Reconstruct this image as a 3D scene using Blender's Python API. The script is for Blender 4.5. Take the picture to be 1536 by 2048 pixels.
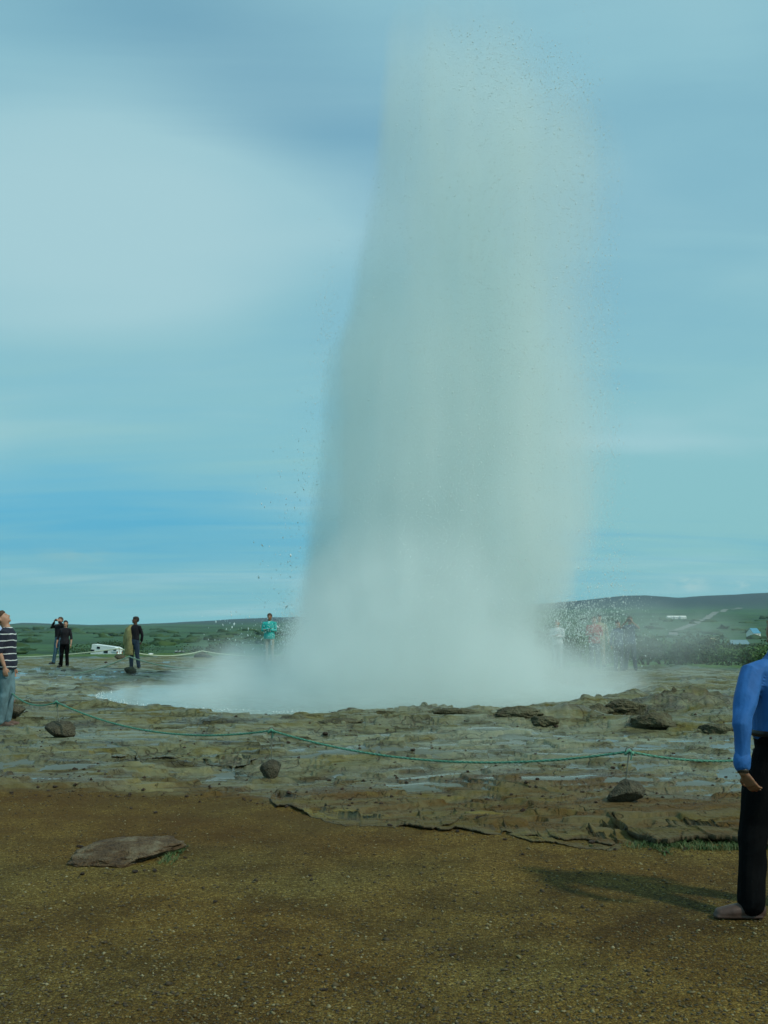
import bpy, math, random
import numpy as np
from mathutils import Vector, Matrix
R = math.radians
random.seed(7); rng = np.random.default_rng(11)
for o in list(bpy.data.objects): bpy.data.objects.remove(o)
S = bpy.context.scene
COL = S.collection

# ------------------------------------------------------------------ camera
CAMH = 1.62; PITCH = math.atan(221/2048)
cam = bpy.data.cameras.new('camera'); cam.lens = 36; cam.sensor_width = 36; cam.sensor_fit = 'AUTO'
cam.clip_start = 0.05; cam.clip_end = 40000
camo = bpy.data.objects.new('camera', cam); COL.objects.link(camo)
camo.location = (0, 0, CAMH); camo.rotation_euler = (R(90)+PITCH, 0, 0); S.camera = camo

# ------------------------------------------------------------------ exposure, engine
S.render.engine = 'CYCLES'
S.view_settings.view_transform = 'Standard'; S.view_settings.look = 'None'
S.view_settings.exposure = 0.0; S.view_settings.gamma = 1
S.view_settings.use_curve_mapping = False
S.cycles.volume_bounces = 6; S.cycles.max_bounces = 10; S.cycles.diffuse_bounces = 2; S.cycles.glossy_bounces = 2
S.cycles.transparent_max_bounces = 24; S.cycles.use_denoising = True
S.cycles.use_adaptive_sampling = True; S.cycles.adaptive_threshold = 0.02
S.cycles.volume_step_rate = 1.0; S.cycles.volume_max_steps = 256

# ------------------------------------------------------------------ node helpers
class NT:
    def __init__(s, tree): s.t = tree; s.n = tree.nodes; s.l = tree.links
    def new(s, typ, **kw):
        n = s.n.new(typ)
        for k, v in kw.items(): setattr(n, k, v)
        return n
    def put(s, sock, v):
        if hasattr(v, 'bl_idname') and hasattr(v, 'is_output') : s.l.new(v, sock)
        elif v is not None: sock.default_value = v
    def m(s, op, a, b=None, c=None, clamp=False):
        n = s.new('ShaderNodeMath', operation=op); n.use_clamp = clamp
        for i, v in enumerate((a, b, c)):
            if v is not None: s.put(n.inputs[i], v)
        return n.outputs[0]
    def mix(s, f, a, b, mode='MIX'):
        n = s.new('ShaderNodeMix', data_type='RGBA', blend_type=mode)
        s.put(n.inputs[0], f)
        for k, v in ((6, a), (7, b)):
            s.put(n.inputs[k], (*v, 1) if isinstance(v, tuple) and len(v) == 3 else v)
        return n.outputs[2]
    def ramp(s, f, pts):
        n = s.new('ShaderNodeValToRGB'); e = n.color_ramp.elements
        while len(e) < len(pts): e.new(0.5)
        for i, (p, c) in enumerate(pts):
            e[i].position = p
            e[i].color = (*c, 1) if isinstance(c, tuple) else (c, c, c, 1)
        s.put(n.inputs[0], f); return n.outputs[0]
    def noise(s, vec, scale, detail=4, rough=0.55, dist=0.0, dims='3D'):
        n = s.new('ShaderNodeTexNoise'); n.noise_dimensions = dims
        if vec is not None: s.l.new(vec, n.inputs['Vector'])
        n.inputs['Scale'].default_value = scale; n.inputs['Detail'].default_value = detail
        n.inputs['Roughness'].default_value = rough; n.inputs['Distortion'].default_value = dist
        return n.outputs[0]
    def voro(s, vec, scale, feature='F1', rnd=1.0):
        n = s.new('ShaderNodeTexVoronoi', feature=feature)
        if vec is not None: s.l.new(vec, n.inputs['Vector'])
        n.inputs['Scale'].default_value = scale; n.inputs['Randomness'].default_value = rnd
        return n
    def mapping(s, vec, scale=(1, 1, 1), rot=(0, 0, 0), loc=(0, 0, 0)):
        n = s.new('ShaderNodeMapping'); s.l.new(vec, n.inputs[0])
        n.inputs['Scale'].default_value = scale; n.inputs['Rotation'].default_value = rot; n.inputs['Location'].default_value = loc
        return n.outputs[0]
    def sep(s, vec):
        n = s.new('ShaderNodeSeparateXYZ'); s.l.new(vec, n.inputs[0]); return n.outputs
    def smooth(s, x, a, b, lo=0.0, hi=1.0):
        n = s.new('ShaderNodeMapRange', interpolation_type='SMOOTHSTEP')
        s.put(n.inputs[0], x)
        for i, v in enumerate((a, b, lo, hi)): n.inputs[i+1].default_value = v
        return n.outputs[0]
    def attr(s, name):
        n = s.new('ShaderNodeAttribute'); n.attribute_name = name; return n.outputs['Fac']
    def bump(s, h, strength=0.5, dist=0.01, normal=None):
        n = s.new('ShaderNodeBump'); s.put(n.inputs['Height'], h)
        n.inputs['Strength'].default_value = strength; n.inputs['Distance'].default_value = dist
        if normal is not None: s.l.new(normal, n.inputs['Normal'])
        return n.outputs[0]

def new_mat(name):
    m = bpy.data.materials.new(name); m.use_nodes = True
    nt = NT(m.node_tree); b = nt.n['Principled BSDF']
    return m, nt, b

# ------------------------------------------------------------------ world: hazy daylight sky with thin cloud sheets
SUN_EL, SUN_AZ = R(45), R(127)          # azimuth clockwise from +Y: behind and to the right
w = bpy.data.worlds.new('World'); S.world = w; w.use_nodes = True
nt = NT(w.node_tree); bg = nt.n['Background']
sky = nt.new('ShaderNodeTexSky', sky_type='NISHITA'); sky.sun_disc = False
sky.sun_elevation = SUN_EL; sky.sun_rotation = SUN_AZ
sky.air_density = 1.2; sky.dust_density = 0.6; sky.ozone_density = 2.0; sky.altitude = 100
tc = nt.new('ShaderNodeTexCoord'); D = tc.outputs['Generated']
dx, dy, dz = nt.sep(D)
skyc = nt.mix(1.0, sky.outputs[0], (0.50, 1.0, 1.0), 'MULTIPLY')
# cloud sheet seen in perspective: direction divided by height
inv = nt.m('DIVIDE', 1.0, nt.m('ADD', nt.m('ABSOLUTE', dz), 0.10))
comb = nt.new('ShaderNodeCombineXYZ')
nt.put(comb.inputs[0], nt.m('MULTIPLY', dx, inv)); nt.put(comb.inputs[1], nt.m('MULTIPLY', dy, inv))
cp = comb.outputs[0]
n1 = nt.noise(nt.mapping(cp, (0.55, 0.75, 1), (0, 0, R(-28)), (3.1, 0.7, 0)), 1.0, 3, 0.5, 0.5)
n2 = nt.noise(nt.mapping(cp, (0.5, 2.0, 1), (0, 0, R(14)), (1.2, 5.0, 0)), 1.5, 8, 0.6, 0.7)
def blob(x0, z0, sx, sz, rot=0.0):
    c, s_ = math.cos(rot), math.sin(rot)
    a = nt.m('SUBTRACT', dx, x0); b = nt.m('SUBTRACT', dz, z0)
    p = nt.m('ADD', nt.m('MULTIPLY', a, c/sx), nt.m('MULTIPLY', b, s_/sx))
    q = nt.m('ADD', nt.m('MULTIPLY', a, -s_/sz), nt.m('MULTIPLY', b, c/sz))
    e = nt.m('ADD', nt.m('MULTIPLY', p, p), nt.m('MULTIPLY', q, q))
    return nt.m('POWER', 2.718, nt.m('MULTIPLY', e, -1.0))
# thick veil over most of the sky, gaps low down on the left and a darker lane high up
cov = nt.smooth(dz, 0.075, 0.17, 0.55, 0.92)
cov = nt.m('ADD', cov, nt.m('MULTIPLY', nt.m('SUBTRACT', n1, 0.5), 0.8))
cov = nt.m('ADD', cov, nt.m('MULTIPLY', nt.m('SUBTRACT', n2, 0.5), nt.smooth(dz, 0.02, 0.3, 1.5, 0.5)))
cov = nt.m('SUBTRACT', cov, nt.m('MULTIPLY', blob(-0.30, 0.105, 0.24, 0.045, R(-3)), 0.55))
cov = nt.m('SUBTRACT', cov, nt.m('MULTIPLY', blob(-0.09, 0.47, 0.25, 0.075, R(-24)), 0.46))
cov = nt.m('ADD', cov, nt.m('MULTIPLY', blob(0.30, 0.12, 0.2, 0.08), 0.6))
cov = nt.m('ADD', cov, nt.m('MULTIPLY', blob(-0.20, 0.36, 0.16, 0.09), 0.4))
cov = nt.m('ADD', cov, 0.0, clamp=True)
cloudc = nt.mix(nt.smooth(dz, 0.0, 0.42), (0.26, 0.55, 0.575), (0.27, 0.53, 0.62))
cloudc = nt.mix(nt.m('MULTIPLY', nt.smooth(nt.m('ADD', n1, nt.m('MULTIPLY', blob(-0.27, 0.36, 0.22, 0.13, R(-10)), .22)), 0.44, 0.84), 0.68), cloudc, (0.45, 0.67, 0.71))
S_SKY = 0.115
skys = nt.mix(1.0, skyc, (S_SKY, S_SKY, S_SKY), 'MULTIPLY')
# the horizon band is a pale teal
hz = nt.smooth(dz, 0.06, 0.30, 0.95, 0.1)
skys = nt.mix(hz, skys, nt.ramp(nt.m('MULTIPLY', dz, 4.0), [(0.0, (0.17, 0.52, 0.60)), (0.16, (0.14, 0.45, 0.60)), (0.40, (0.085, 0.40, 0.62)), (1.0, (0.12, 0.38, 0.60))]))
veil = nt.mix(nt.m('MULTIPLY', cov, 0.95), skys, cloudc)
# small far cumulus just above the ridge
cmn = nt.noise(nt.mapping(D, (26, 26, 60)), 1.0, 4, 0.6)
cm = nt.m('ADD', blob(0.285, 0.036, 0.014, 0.006), blob(0.335, 0.034, 0.014, 0.006))
cm = nt.m('MULTIPLY', nt.smooth(cmn, 0.35, 0.6), nt.m('MINIMUM', cm, 1.0))
veil = nt.mix(cm, veil, (0.50, 0.68, 0.66))
cw = nt.m('ADD', blob(-0.285, 0.062, 0.035, 0.006), blob(-0.24, 0.02, 0.03, 0.002))
veil = nt.mix(nt.m('MULTIPLY', nt.m('MULTIPLY', cw, nt.smooth(cmn, 0.35, 0.62)), 0.7), veil, (0.25, 0.50, 0.55))
nt.l.new(veil, bg.inputs[0]); bg.inputs[1].default_value = 1.0

sun = bpy.data.lights.new('sun', 'SUN'); sun.energy = 2.2; sun.angle = R(4.0); sun.color = (1.0, 0.96, 0.83)
suno = bpy.data.objects.new('sun', sun); COL.objects.link(suno)
sdir = Vector((math.sin(SUN_AZ)*math.cos(SUN_EL), math.cos(SUN_AZ)*math.cos(SUN_EL), math.sin(SUN_EL)))
suno.rotation_euler = sdir.to_track_quat('Z', 'Y').to_euler()

# ------------------------------------------------------------------ pixel -> place (photo pixels, 1536 x 2048)
CP, SP = math.cos(PITCH), math.sin(PITCH)
def ray(px, py):
    u = (px-768)/2048; v = (1024-py)/2048
    return u, CP - v*SP, SP + v*CP
def at(px, py, y):
    dx_, dy_, dz_ = ray(px, py); t = y/dy_
    return Vector((dx_*t, y, CAMH+dz_*t))

# ------------------------------------------------------------------ object helpers
def tag(o, label=None, cat=None, group=None, kind=None):
    if label: o['label'] = label
    if cat: o['category'] = cat
    if group: o['group'] = group
    if kind: o['kind'] = kind
    return o
def empty(name, loc=(0, 0, 0), rz=0.0):
    o = bpy.data.objects.new(name, None); COL.objects.link(o); o.location = loc; o.rotation_euler = (0, 0, rz)
    o.empty_display_size = 0.1
    return o
def arr_mesh(name, V, F, mat=None, parent=None, smooth=True, attrs=None):
    V = np.asarray(V, dtype=np.float32); F = np.asarray(F, dtype=np.int32)
    me = bpy.data.meshes.new(name); k = F.shape[1]
    me.vertices.add(len(V)); me.vertices.foreach_set('co', V.ravel())
    me.loops.add(F.size); me.loops.foreach_set('vertex_index', F.ravel())
    me.polygons.add(len(F)); me.polygons.foreach_set('loop_start', np.arange(0, F.size, k, dtype=np.int32))
    me.polygons.foreach_set('loop_total', np.full(len(F), k, dtype=np.int32))
    me.update(calc_edges=True)
    if smooth: me.polygons.foreach_set('use_smooth', np.ones(len(F), dtype=bool))
    for an, av in (attrs or {}).items():
        a = me.attributes.new(an, 'FLOAT', 'POINT'); a.data.foreach_set('value', np.asarray(av, dtype=np.float32))
    if mat: me.materials.append(mat)
    o = bpy.data.objects.new(name, me); COL.objects.link(o)
    if parent: o.parent = parent
    return o
class PM:
    """collects polygons of any size, then builds one mesh"""
    def __init__(s): s.v = []; s.f = []
    def add(s, vs, fs):
        b = len(s.v); s.v += [tuple(p) for p in vs]; s.f += [tuple(i+b for i in f) for f in fs]; return s
    def box(s, c, d, M=None):
        x, y, z = (q/2 for q in d)
        vs = [Vector(((i & 1 and x or -x), (i & 2 and y or -y), (i & 4 and z or -z))) for i in range(8)]
        if M: vs = [M @ p for p in vs]
        vs = [p+Vector(c) for p in vs]
        return s.add(vs, [(0, 2, 3, 1), (4, 5, 7, 6), (0, 1, 5, 4), (2, 6, 7, 3), (0, 4, 6, 2), (1, 3, 7, 5)])
    def tube(s, P, r, n=10, flat=None, caps=True):
        """swept tube with rounded ends. r: radius per point or (ra, rb) per point"""
        P = [Vector(p) for p in P]; k = len(P)
        rr = r if isinstance(r, (list, tuple)) else [r]*k
        rr = [q if isinstance(q, (list, tuple)) else (q, q) for q in rr]
        pts = []; rad = []
        def cap(p, d, q, rev):
            L = []
            for a in (80, 55, 28):
                L.append((p - d*(min(q)*math.sin(R(a))), (q[0]*math.cos(R(a)), q[1]*math.cos(R(a)))))
            return L
        d0 = (P[1]-P[0]).normalized(); d1 = (P[-1]-P[-2]).normalized()
        seq = list(zip(P, rr))
        if caps: seq = cap(P[0], d0, rr[0], 0) + seq + list(reversed(cap(P[-1], -d1, rr[-1], 1)))
        pts = [a for a, _ in seq]; rad = [b for _, b in seq]
        ref = Vector(flat) if flat else (Vector((1, 0, 0)) if abs(d0.x) < 0.9 else Vector((0, 1, 0)))
        vs = []; fs = []
        for i, p in enumerate(pts):
            a = pts[max(i-1, 0)]; b = pts[min(i+1, len(pts)-1)]; t = (b-a).normalized()
            u = (ref - t*ref.dot(t)).normalized(); w_ = t.cross(u); ref = u if not flat else Vector(flat)
            for j in range(n):
                th = 2*math.pi*j/n
                vs.append(p + u*(rad[i][0]*math.cos(th)) + w_*(rad[i][1]*math.sin(th)))
        L = len(pts)
        for i in range(L-1):
            for j in range(n):
                fs.append((i*n+j, i*n+(j+1) % n, (i+1)*n+(j+1) % n, (i+1)*n+j))
        fs.append(tuple(reversed(range(n)))); fs.append(tuple((L-1)*n+j for j in range(n)))
        return s.add(vs, fs)
    def loft(s, rings, n=18, power=2.3):
        """rings: (cx, cy, cz, rx, ry)"""
        vs = []; fs = []
        for (cx, cy, cz, rx, ry) in rings:
            for j in range(n):
                th = 2*math.pi*j/n; c, q = math.cos(th), math.sin(th)
                vs.append((cx+rx*math.copysign(abs(c)**(2/power), c), cy+ry*math.copysign(abs(q)**(2/power), q), cz))
        L = len(rings)
        for i in range(L-1):
            for j in range(n): fs.append((i*n+j, i*n+(j+1) % n, (i+1)*n+(j+1) % n, (i+1)*n+j))
        fs.append(tuple(reversed(range(n)))); fs.append(tuple((L-1)*n+j for j in range(n)))
        return s.add(vs, fs)
    def ball(s, c, r, M=None, n=12):
        vs = []; fs = []
        m = n//2
        for i in range(1, m):
            ph = math.pi*i/m
            for j in range(n):
                th = 2*math.pi*j/n
                vs.append(Vector((r[0]*math.sin(ph)*math.cos(th), r[1]*math.sin(ph)*math.sin(th), r[2]*math.cos(ph))))
        vs += [Vector((0, 0, r[2])), Vector((0, 0, -r[2]))]
        if M: vs = [M @ p for p in vs]
        vs = [p+Vector(c) for p in vs]
        for i in range(m-2):
            for j in range(n): fs.append((i*n+j, (i+1)*n+j, (i+1)*n+(j+1) % n, i*n+(j+1) % n))
        a, b = len(vs)-2, len(vs)-1
        for j in range(n):
            fs.append((a, j, (j+1) % n)); fs.append((b, (m-2)*n+(j+1) % n, (m-2)*n+j))
        return s.add(vs, fs)
    def xform(s, M): s.v = [tuple(M @ Vector(p)) for p in s.v]; return s
    def build(s, name, mat=None, parent=None, smooth=False, voxel=None, sm=3, disp=None):
        me = bpy.data.meshes.new(name); me.from_pydata(s.v, [], s.f); me.update()
        o = bpy.data.objects.new(name, me); COL.objects.link(o)
        if voxel:
            m = o.modifiers.new('r', 'REMESH'); m.mode = 'VOXEL'; m.voxel_size = voxel; m.use_smooth_shade = True
            q = o.modifiers.new('s', 'SMOOTH'); q.iterations = sm; q.factor = 0.5
            dg = bpy.context.evaluated_depsgraph_get(); ev = o.evaluated_get(dg)
            nm = bpy.data.meshes.new_from_object(ev); o.modifiers.clear(); o.data = nm; nm.name = name
            if disp:
                nv = len(nm.vertices); co = np.empty(nv*3, dtype=np.float32); nm.vertices.foreach_get('co', co); co = co.reshape(-1, 3)
                no = np.empty(nv*3, dtype=np.float32); nm.vertices.foreach_get('normal', no); no = no.reshape(-1, 3)
                co += no*disp(co)[:, None]; nm.vertices.foreach_set('co', co.ravel()); nm.update()
            smooth = True; me = nm
        if not voxel:
            import bmesh
            bm = bmesh.new(); bm.from_mesh(me); bmesh.ops.recalc_face_normals(bm, faces=bm.faces); bm.to_mesh(me); bm.free()
        if smooth: me.polygons.foreach_set('use_smooth', np.ones(len(me.polygons), dtype=bool))
        if mat: me.materials.append(mat)
        if parent: o.parent = parent
        return o

# ------------------------------------------------------------------ numpy noise
_pt = rng.permutation(1024); _ang = rng.random(1024)*2*np.pi
_gx, _gy = np.cos(_ang), np.sin(_ang)
def perlin(x, y):
    xi = np.floor(x).astype(np.int64); yi = np.floor(y).astype(np.int64); xf = x-xi; yf = y-yi
    u = xf*xf*xf*(xf*(xf*6-15)+10); v = yf*yf*yf*(yf*(yf*6-15)+10)
    def g(i, j, fx, fy):
        h = _pt[(_pt[i & 1023]+j) & 1023]; return _gx[h]*fx+_gy[h]*fy
    a = g(xi, yi, xf, yf); b = g(xi+1, yi, xf-1, yf); c = g(xi, yi+1, xf, yf-1); d = g(xi+1, yi+1, xf-1, yf-1)
    return (a+(b-a)*u + ((c+(d-c)*u)-(a+(b-a)*u))*v)*1.5
def fbm(x, y, o=4, g=0.5, l=2.03, billow=False):
    s = 0; a = 1; t = 0
    for i in range(o):
        p = perlin(x+17.3*i, y-9.1*i)
        if billow: p = 1-2*np.abs(p)
        s = s+a*p; t += a; a *= g; x = x*l; y = y*l
    return s/t
def sst(a, b, x):
    t = np.clip((x-a)/(b-a), 0, 1); return t*t*(3-2*t)

# ------------------------------------------------------------------ the lie of the land
BX, BY, BRX, BRY = -0.4, 23.0, 5.9, 5.6              # the steaming basin
GYX, GYY = 1.55, 24.0                                 # the vent
_ybx = [-30, -3.6, -1.2, -0.3, 0.9, 1.8, 2.8, 30]; _yby = [10.5, 10.0, 9.5, 8.55, 8.1, 7.75, 7.6, 6.5]
MOUNDS = [(0.6, 16.6, 1.9, .55, .10), (2.9, 16.1, .75, .40, .27), (3.6, 15.3, .8, .35, .12), (5.0, 17.4, 1.0, .8, .42), (6.8, 16.4, 1.6, .8, .26),
          (5.5, 14.6, 1.2, .35, .12), (-3.0, 16.4, 1.5, .5, .03)]
RIDGE_AZ = [-180, -40, -25, -20.6, -19.4, -16, -13, -10, -5.8, 0, 6.4, 10, 13.2, 14.3, 16, 20.5, 30, 60, 180]
RIDGE_PY = [1240, 1240, 1252, 1250, 1245.5, 1250, 1248, 1243, 1236, 1228, 1214, 1206, 1195, 1194, 1198, 1190, 1185, 1200, 1240]
LR = np.array([1.0, 44, 55, 90, 140, 211, 400, 1000, 2000, 4000])
LZ = np.array([.08, .08, .0, -1.9, -4.0, -6.1, -7.6, -13.0, -15.5, -13.0])
RZ_R = np.array([1.0, 33, 40, 60, 120, 300, 700, 1500, 3000, 5000])
RZ_Z = np.array([.08, .08, .02, -.9, -2.6, -6.5, -12.5, -9.0, 18.0, 62.0])
PUD = [(1330, 1545, 1.5, 1.6, .045), (1180, 1495, 1.0, 1.0, .03), (850, 1497, .55, .35, .11), (545, 1585, .28, .2, .05), (455, 1527, .45, .2, .05), (665, 1625, .2, .2, .06),
       (470, 1447, .55, .35, .12), (60, 1350, 3.0, 2.5, .07), (90, 1524, .6, .25, .05), (75, 1472, .35, .3, .06), (600, 1500, 1.0, .8, .02),
       (1075, 1437, .45, .25, .11), (530, 1560, .2, .12, .09), (250, 1445, 1.0, .6, .03), (1340, 1482, .5, .3, .10), (1380, 1560, 1.0, .6, .02)]
PUDW = [(lambda p, q: (p.x, p.y, q[2], q[3], q[4]))(at(q[0], q[1], 1.0) * 1, q) for q in PUD]
def ground_hit(px, py, z=0.08):
    a, b, c = ray(px, py); t = (z-CAMH)/c; return a*t, b*t
PUDW = [(*ground_hit(q[0], q[1]), q[2], q[3], q[4]) for q in PUD]

def terrain(x, y, full=False):
    x = np.atleast_1d(np.asarray(x, float)); y = np.atleast_1d(np.asarray(y, float))
    r = np.hypot(x, y); az = np.degrees(np.arctan2(x, y))
    # far land
    zl = np.interp(r, LR, LZ); zr = np.interp(r, RZ_R, RZ_Z)
    w = sst(-4, 7, az)
    far = zl*(1-w)+zr*w
    zridge = CAMH + 7000*(1245-np.interp(az, RIDGE_AZ, RIDGE_PY))/2048
    k0 = 4000*(1-w)+5000*w
    t = sst(0, 1, (r-k0)/(7000-k0))
    near_end = -13.0*(1-w)+62.0*w
    far = np.where(r > k0, near_end+(zridge-near_end)*t, far)
    far = np.where(r > 7000, zridge-(r-7000)*0.05, far)
    ff = sst(200, 900, r)
    far = far + ff*fbm(x/420, y/420, 4)*np.clip(r/2000, 0, 1)*9*(1-sst(5500, 7000, r)*.5) + sst(6000, 6900, r)*(1-sst(7000, 7400, r))*fbm(x/500+7, y/500, 4)*11
    far = far + sst(60, 120, r)*fbm(x/14, y/14, 3)*.35
    # near ground
    inner = 1-sst(60, 90, r)
    yb = np.interp(x, _ybx, _yby) + .45*fbm(x*.9, y*.9, 3) + .2*fbm(x*3, y*3, 2)
    m = sst(0, .35, y-yb)*(y > 0)
    zn = .08*sst(8, 15, y)-.08            # relative to .08 of the far tables
    warp = .5*fbm(x*.5+3, y*.5, 3)
    tn = fbm(x*.36+warp+5, y*.85+warp, 4, .5)
    st = .040
    q = tn*.26/st; qf = q-np.floor(q)
    terr = (np.floor(q)+sst(.86, 1.0, qf))*st
    rough = fbm(x*1.7, y*4.6, 6, .6)*.021
    crk = fbm(x*1.3+9, y*2.1, 5, .62, billow=True)
    rimd = np.hypot((x-BX)/BRX, (y-BY)/BRY)
    mound = 0
    for (a, b, c, d, h) in MOUNDS: mound = mound + h*np.exp(-(((x-a)/c)**2+((y-b)/d)**2))
    rim = np.exp(-((rimd-1.07)/.07)**2)*(.05+.10*sst(-1.5, 1.5, x)+.03*fbm(x*.8, y*.8, 2))
    bil = fbm(x*1.9+.13, y*2.6+.2, 4, .5, billow=True)
    amp = np.clip(mound*4.0, 0, 1)
    plate = terr+rough+.022*(crk-.4)+rim*(.75+.5*bil)+mound*(.85+.28*bil)+amp*.035*fbm(x*3.5, y*4.5, 3)
    basin = -.35*(1-sst(.86, 1.0, rimd))
    flatten = 1-.45*sst(26, 42, y)
    gravel = .010*fbm(x*1.1, y*1.1, 3)+.004*fbm(x*9, y*9, 3)+.0022*fbm(x*34, y*34, 2)
    lip = .018*sst(0, .06, y-yb)
    H = far + inner*(zn + m*(plate*flatten+lip) + (1-m)*gravel + basin)
    if not full: return H
    off = -.066+.065*sst(9, 10.5, y)*(1-sst(15, 19, y))*sst(-2.5, 1.5, x)+.030*sst(18, 24, y)*(1-sst(0, 4, x+4))+.034*sst(9.5, 11, y)*(1-sst(14, 17, y))*(1-sst(0, 3, x+3))+.03*np.exp(-(((x+.8)/1.0)**2+((y-10)/.9)**2))
    for (a, b, c, d, h) in PUDW: off = off + h*np.exp(-(((x-a)/c)**2+((y-b)/d)**2))
    off = np.minimum(off, -.006)
    tnl = fbm(x*.36+warp+5, y*.85+warp, 2, .5)
    W = far + zn + off + .0 - (1-m)*.03 - sst(40, 50, y)*.3 + .80*tnl*.26
    return H, W, m, mound, rimd, bil, terr, crk
def gz(x, y): return float(terrain(x, y)[0])
def ground(px, py):
    """where the sight line through a photo pixel meets the ground"""
    a, b, c = ray(px, py); t = (0.08-CAMH)/c if c < 0 else 60
    for _ in range(30):
        t2 = (gz(a*t, b*t)-CAMH)/c; t += .5*(t2-t)
    return Vector((a*t, b*t, gz(a*t, b*t)))
def far_hit(px, py, r0=60, r1=6900):
    a, b, c = ray(px, py); rr = np.geomspace(r0, r1, 900); t = rr/math.hypot(a, b)
    d = CAMH+c*t - terrain(a*t, b*t); i = np.argmax(d < 0)
    if not (d < 0).any(): i = 500
    return Vector((a*t[i], b*t[i], gz(a*t[i], b*t[i])))

# polar sheet, fine where the photo looks
rows = []
py_ = np.linspace(2200, 1312, 760)
vv = (1024-py_)/2048; rows = list((CP-vv*SP)*(CAMH-.05)/-(SP+vv*CP))
rows = [0.6, 1.2, 1.8, 2.4, 3.0, 3.4]+[q for q in rows if q > 3.5]
rows += list(np.geomspace(rows[-1]*1.01, 9000, 260))
rows = np.array(rows)
azs = np.concatenate([np.linspace(-180, -27, 90)[:-1], np.linspace(-27, 27, 1080), np.linspace(27, 180, 90)[1:-1]])
A, RR = np.meshgrid(np.radians(azs), rows)
GX = (RR*np.sin(A)).ravel(); GYv = (RR*np.cos(A)).ravel()
H, W, mk, mo, rimd, bil, terr, crk = terrain(GX, GYv, True)
na, nr = len(azs), len(rows)
ii, jj = np.meshgrid(np.arange(nr-1), np.arange(na), indexing='ij')
j2 = (jj+1) % na
Q = np.stack([ii*na+jj, ii*na+j2, (ii+1)*na+j2, (ii+1)*na+jj], -1).reshape(-1, 4)[:, ::-1]
V = np.stack([GX, GYv, H], -1)
# centre disc closes the sheet
rG = np.hypot(GX, GYv); azG = np.degrees(np.arctan2(GX, GYv))
wetn = np.clip((W-H)*30+.9, 0, 1)*(rG < 50)

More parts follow.
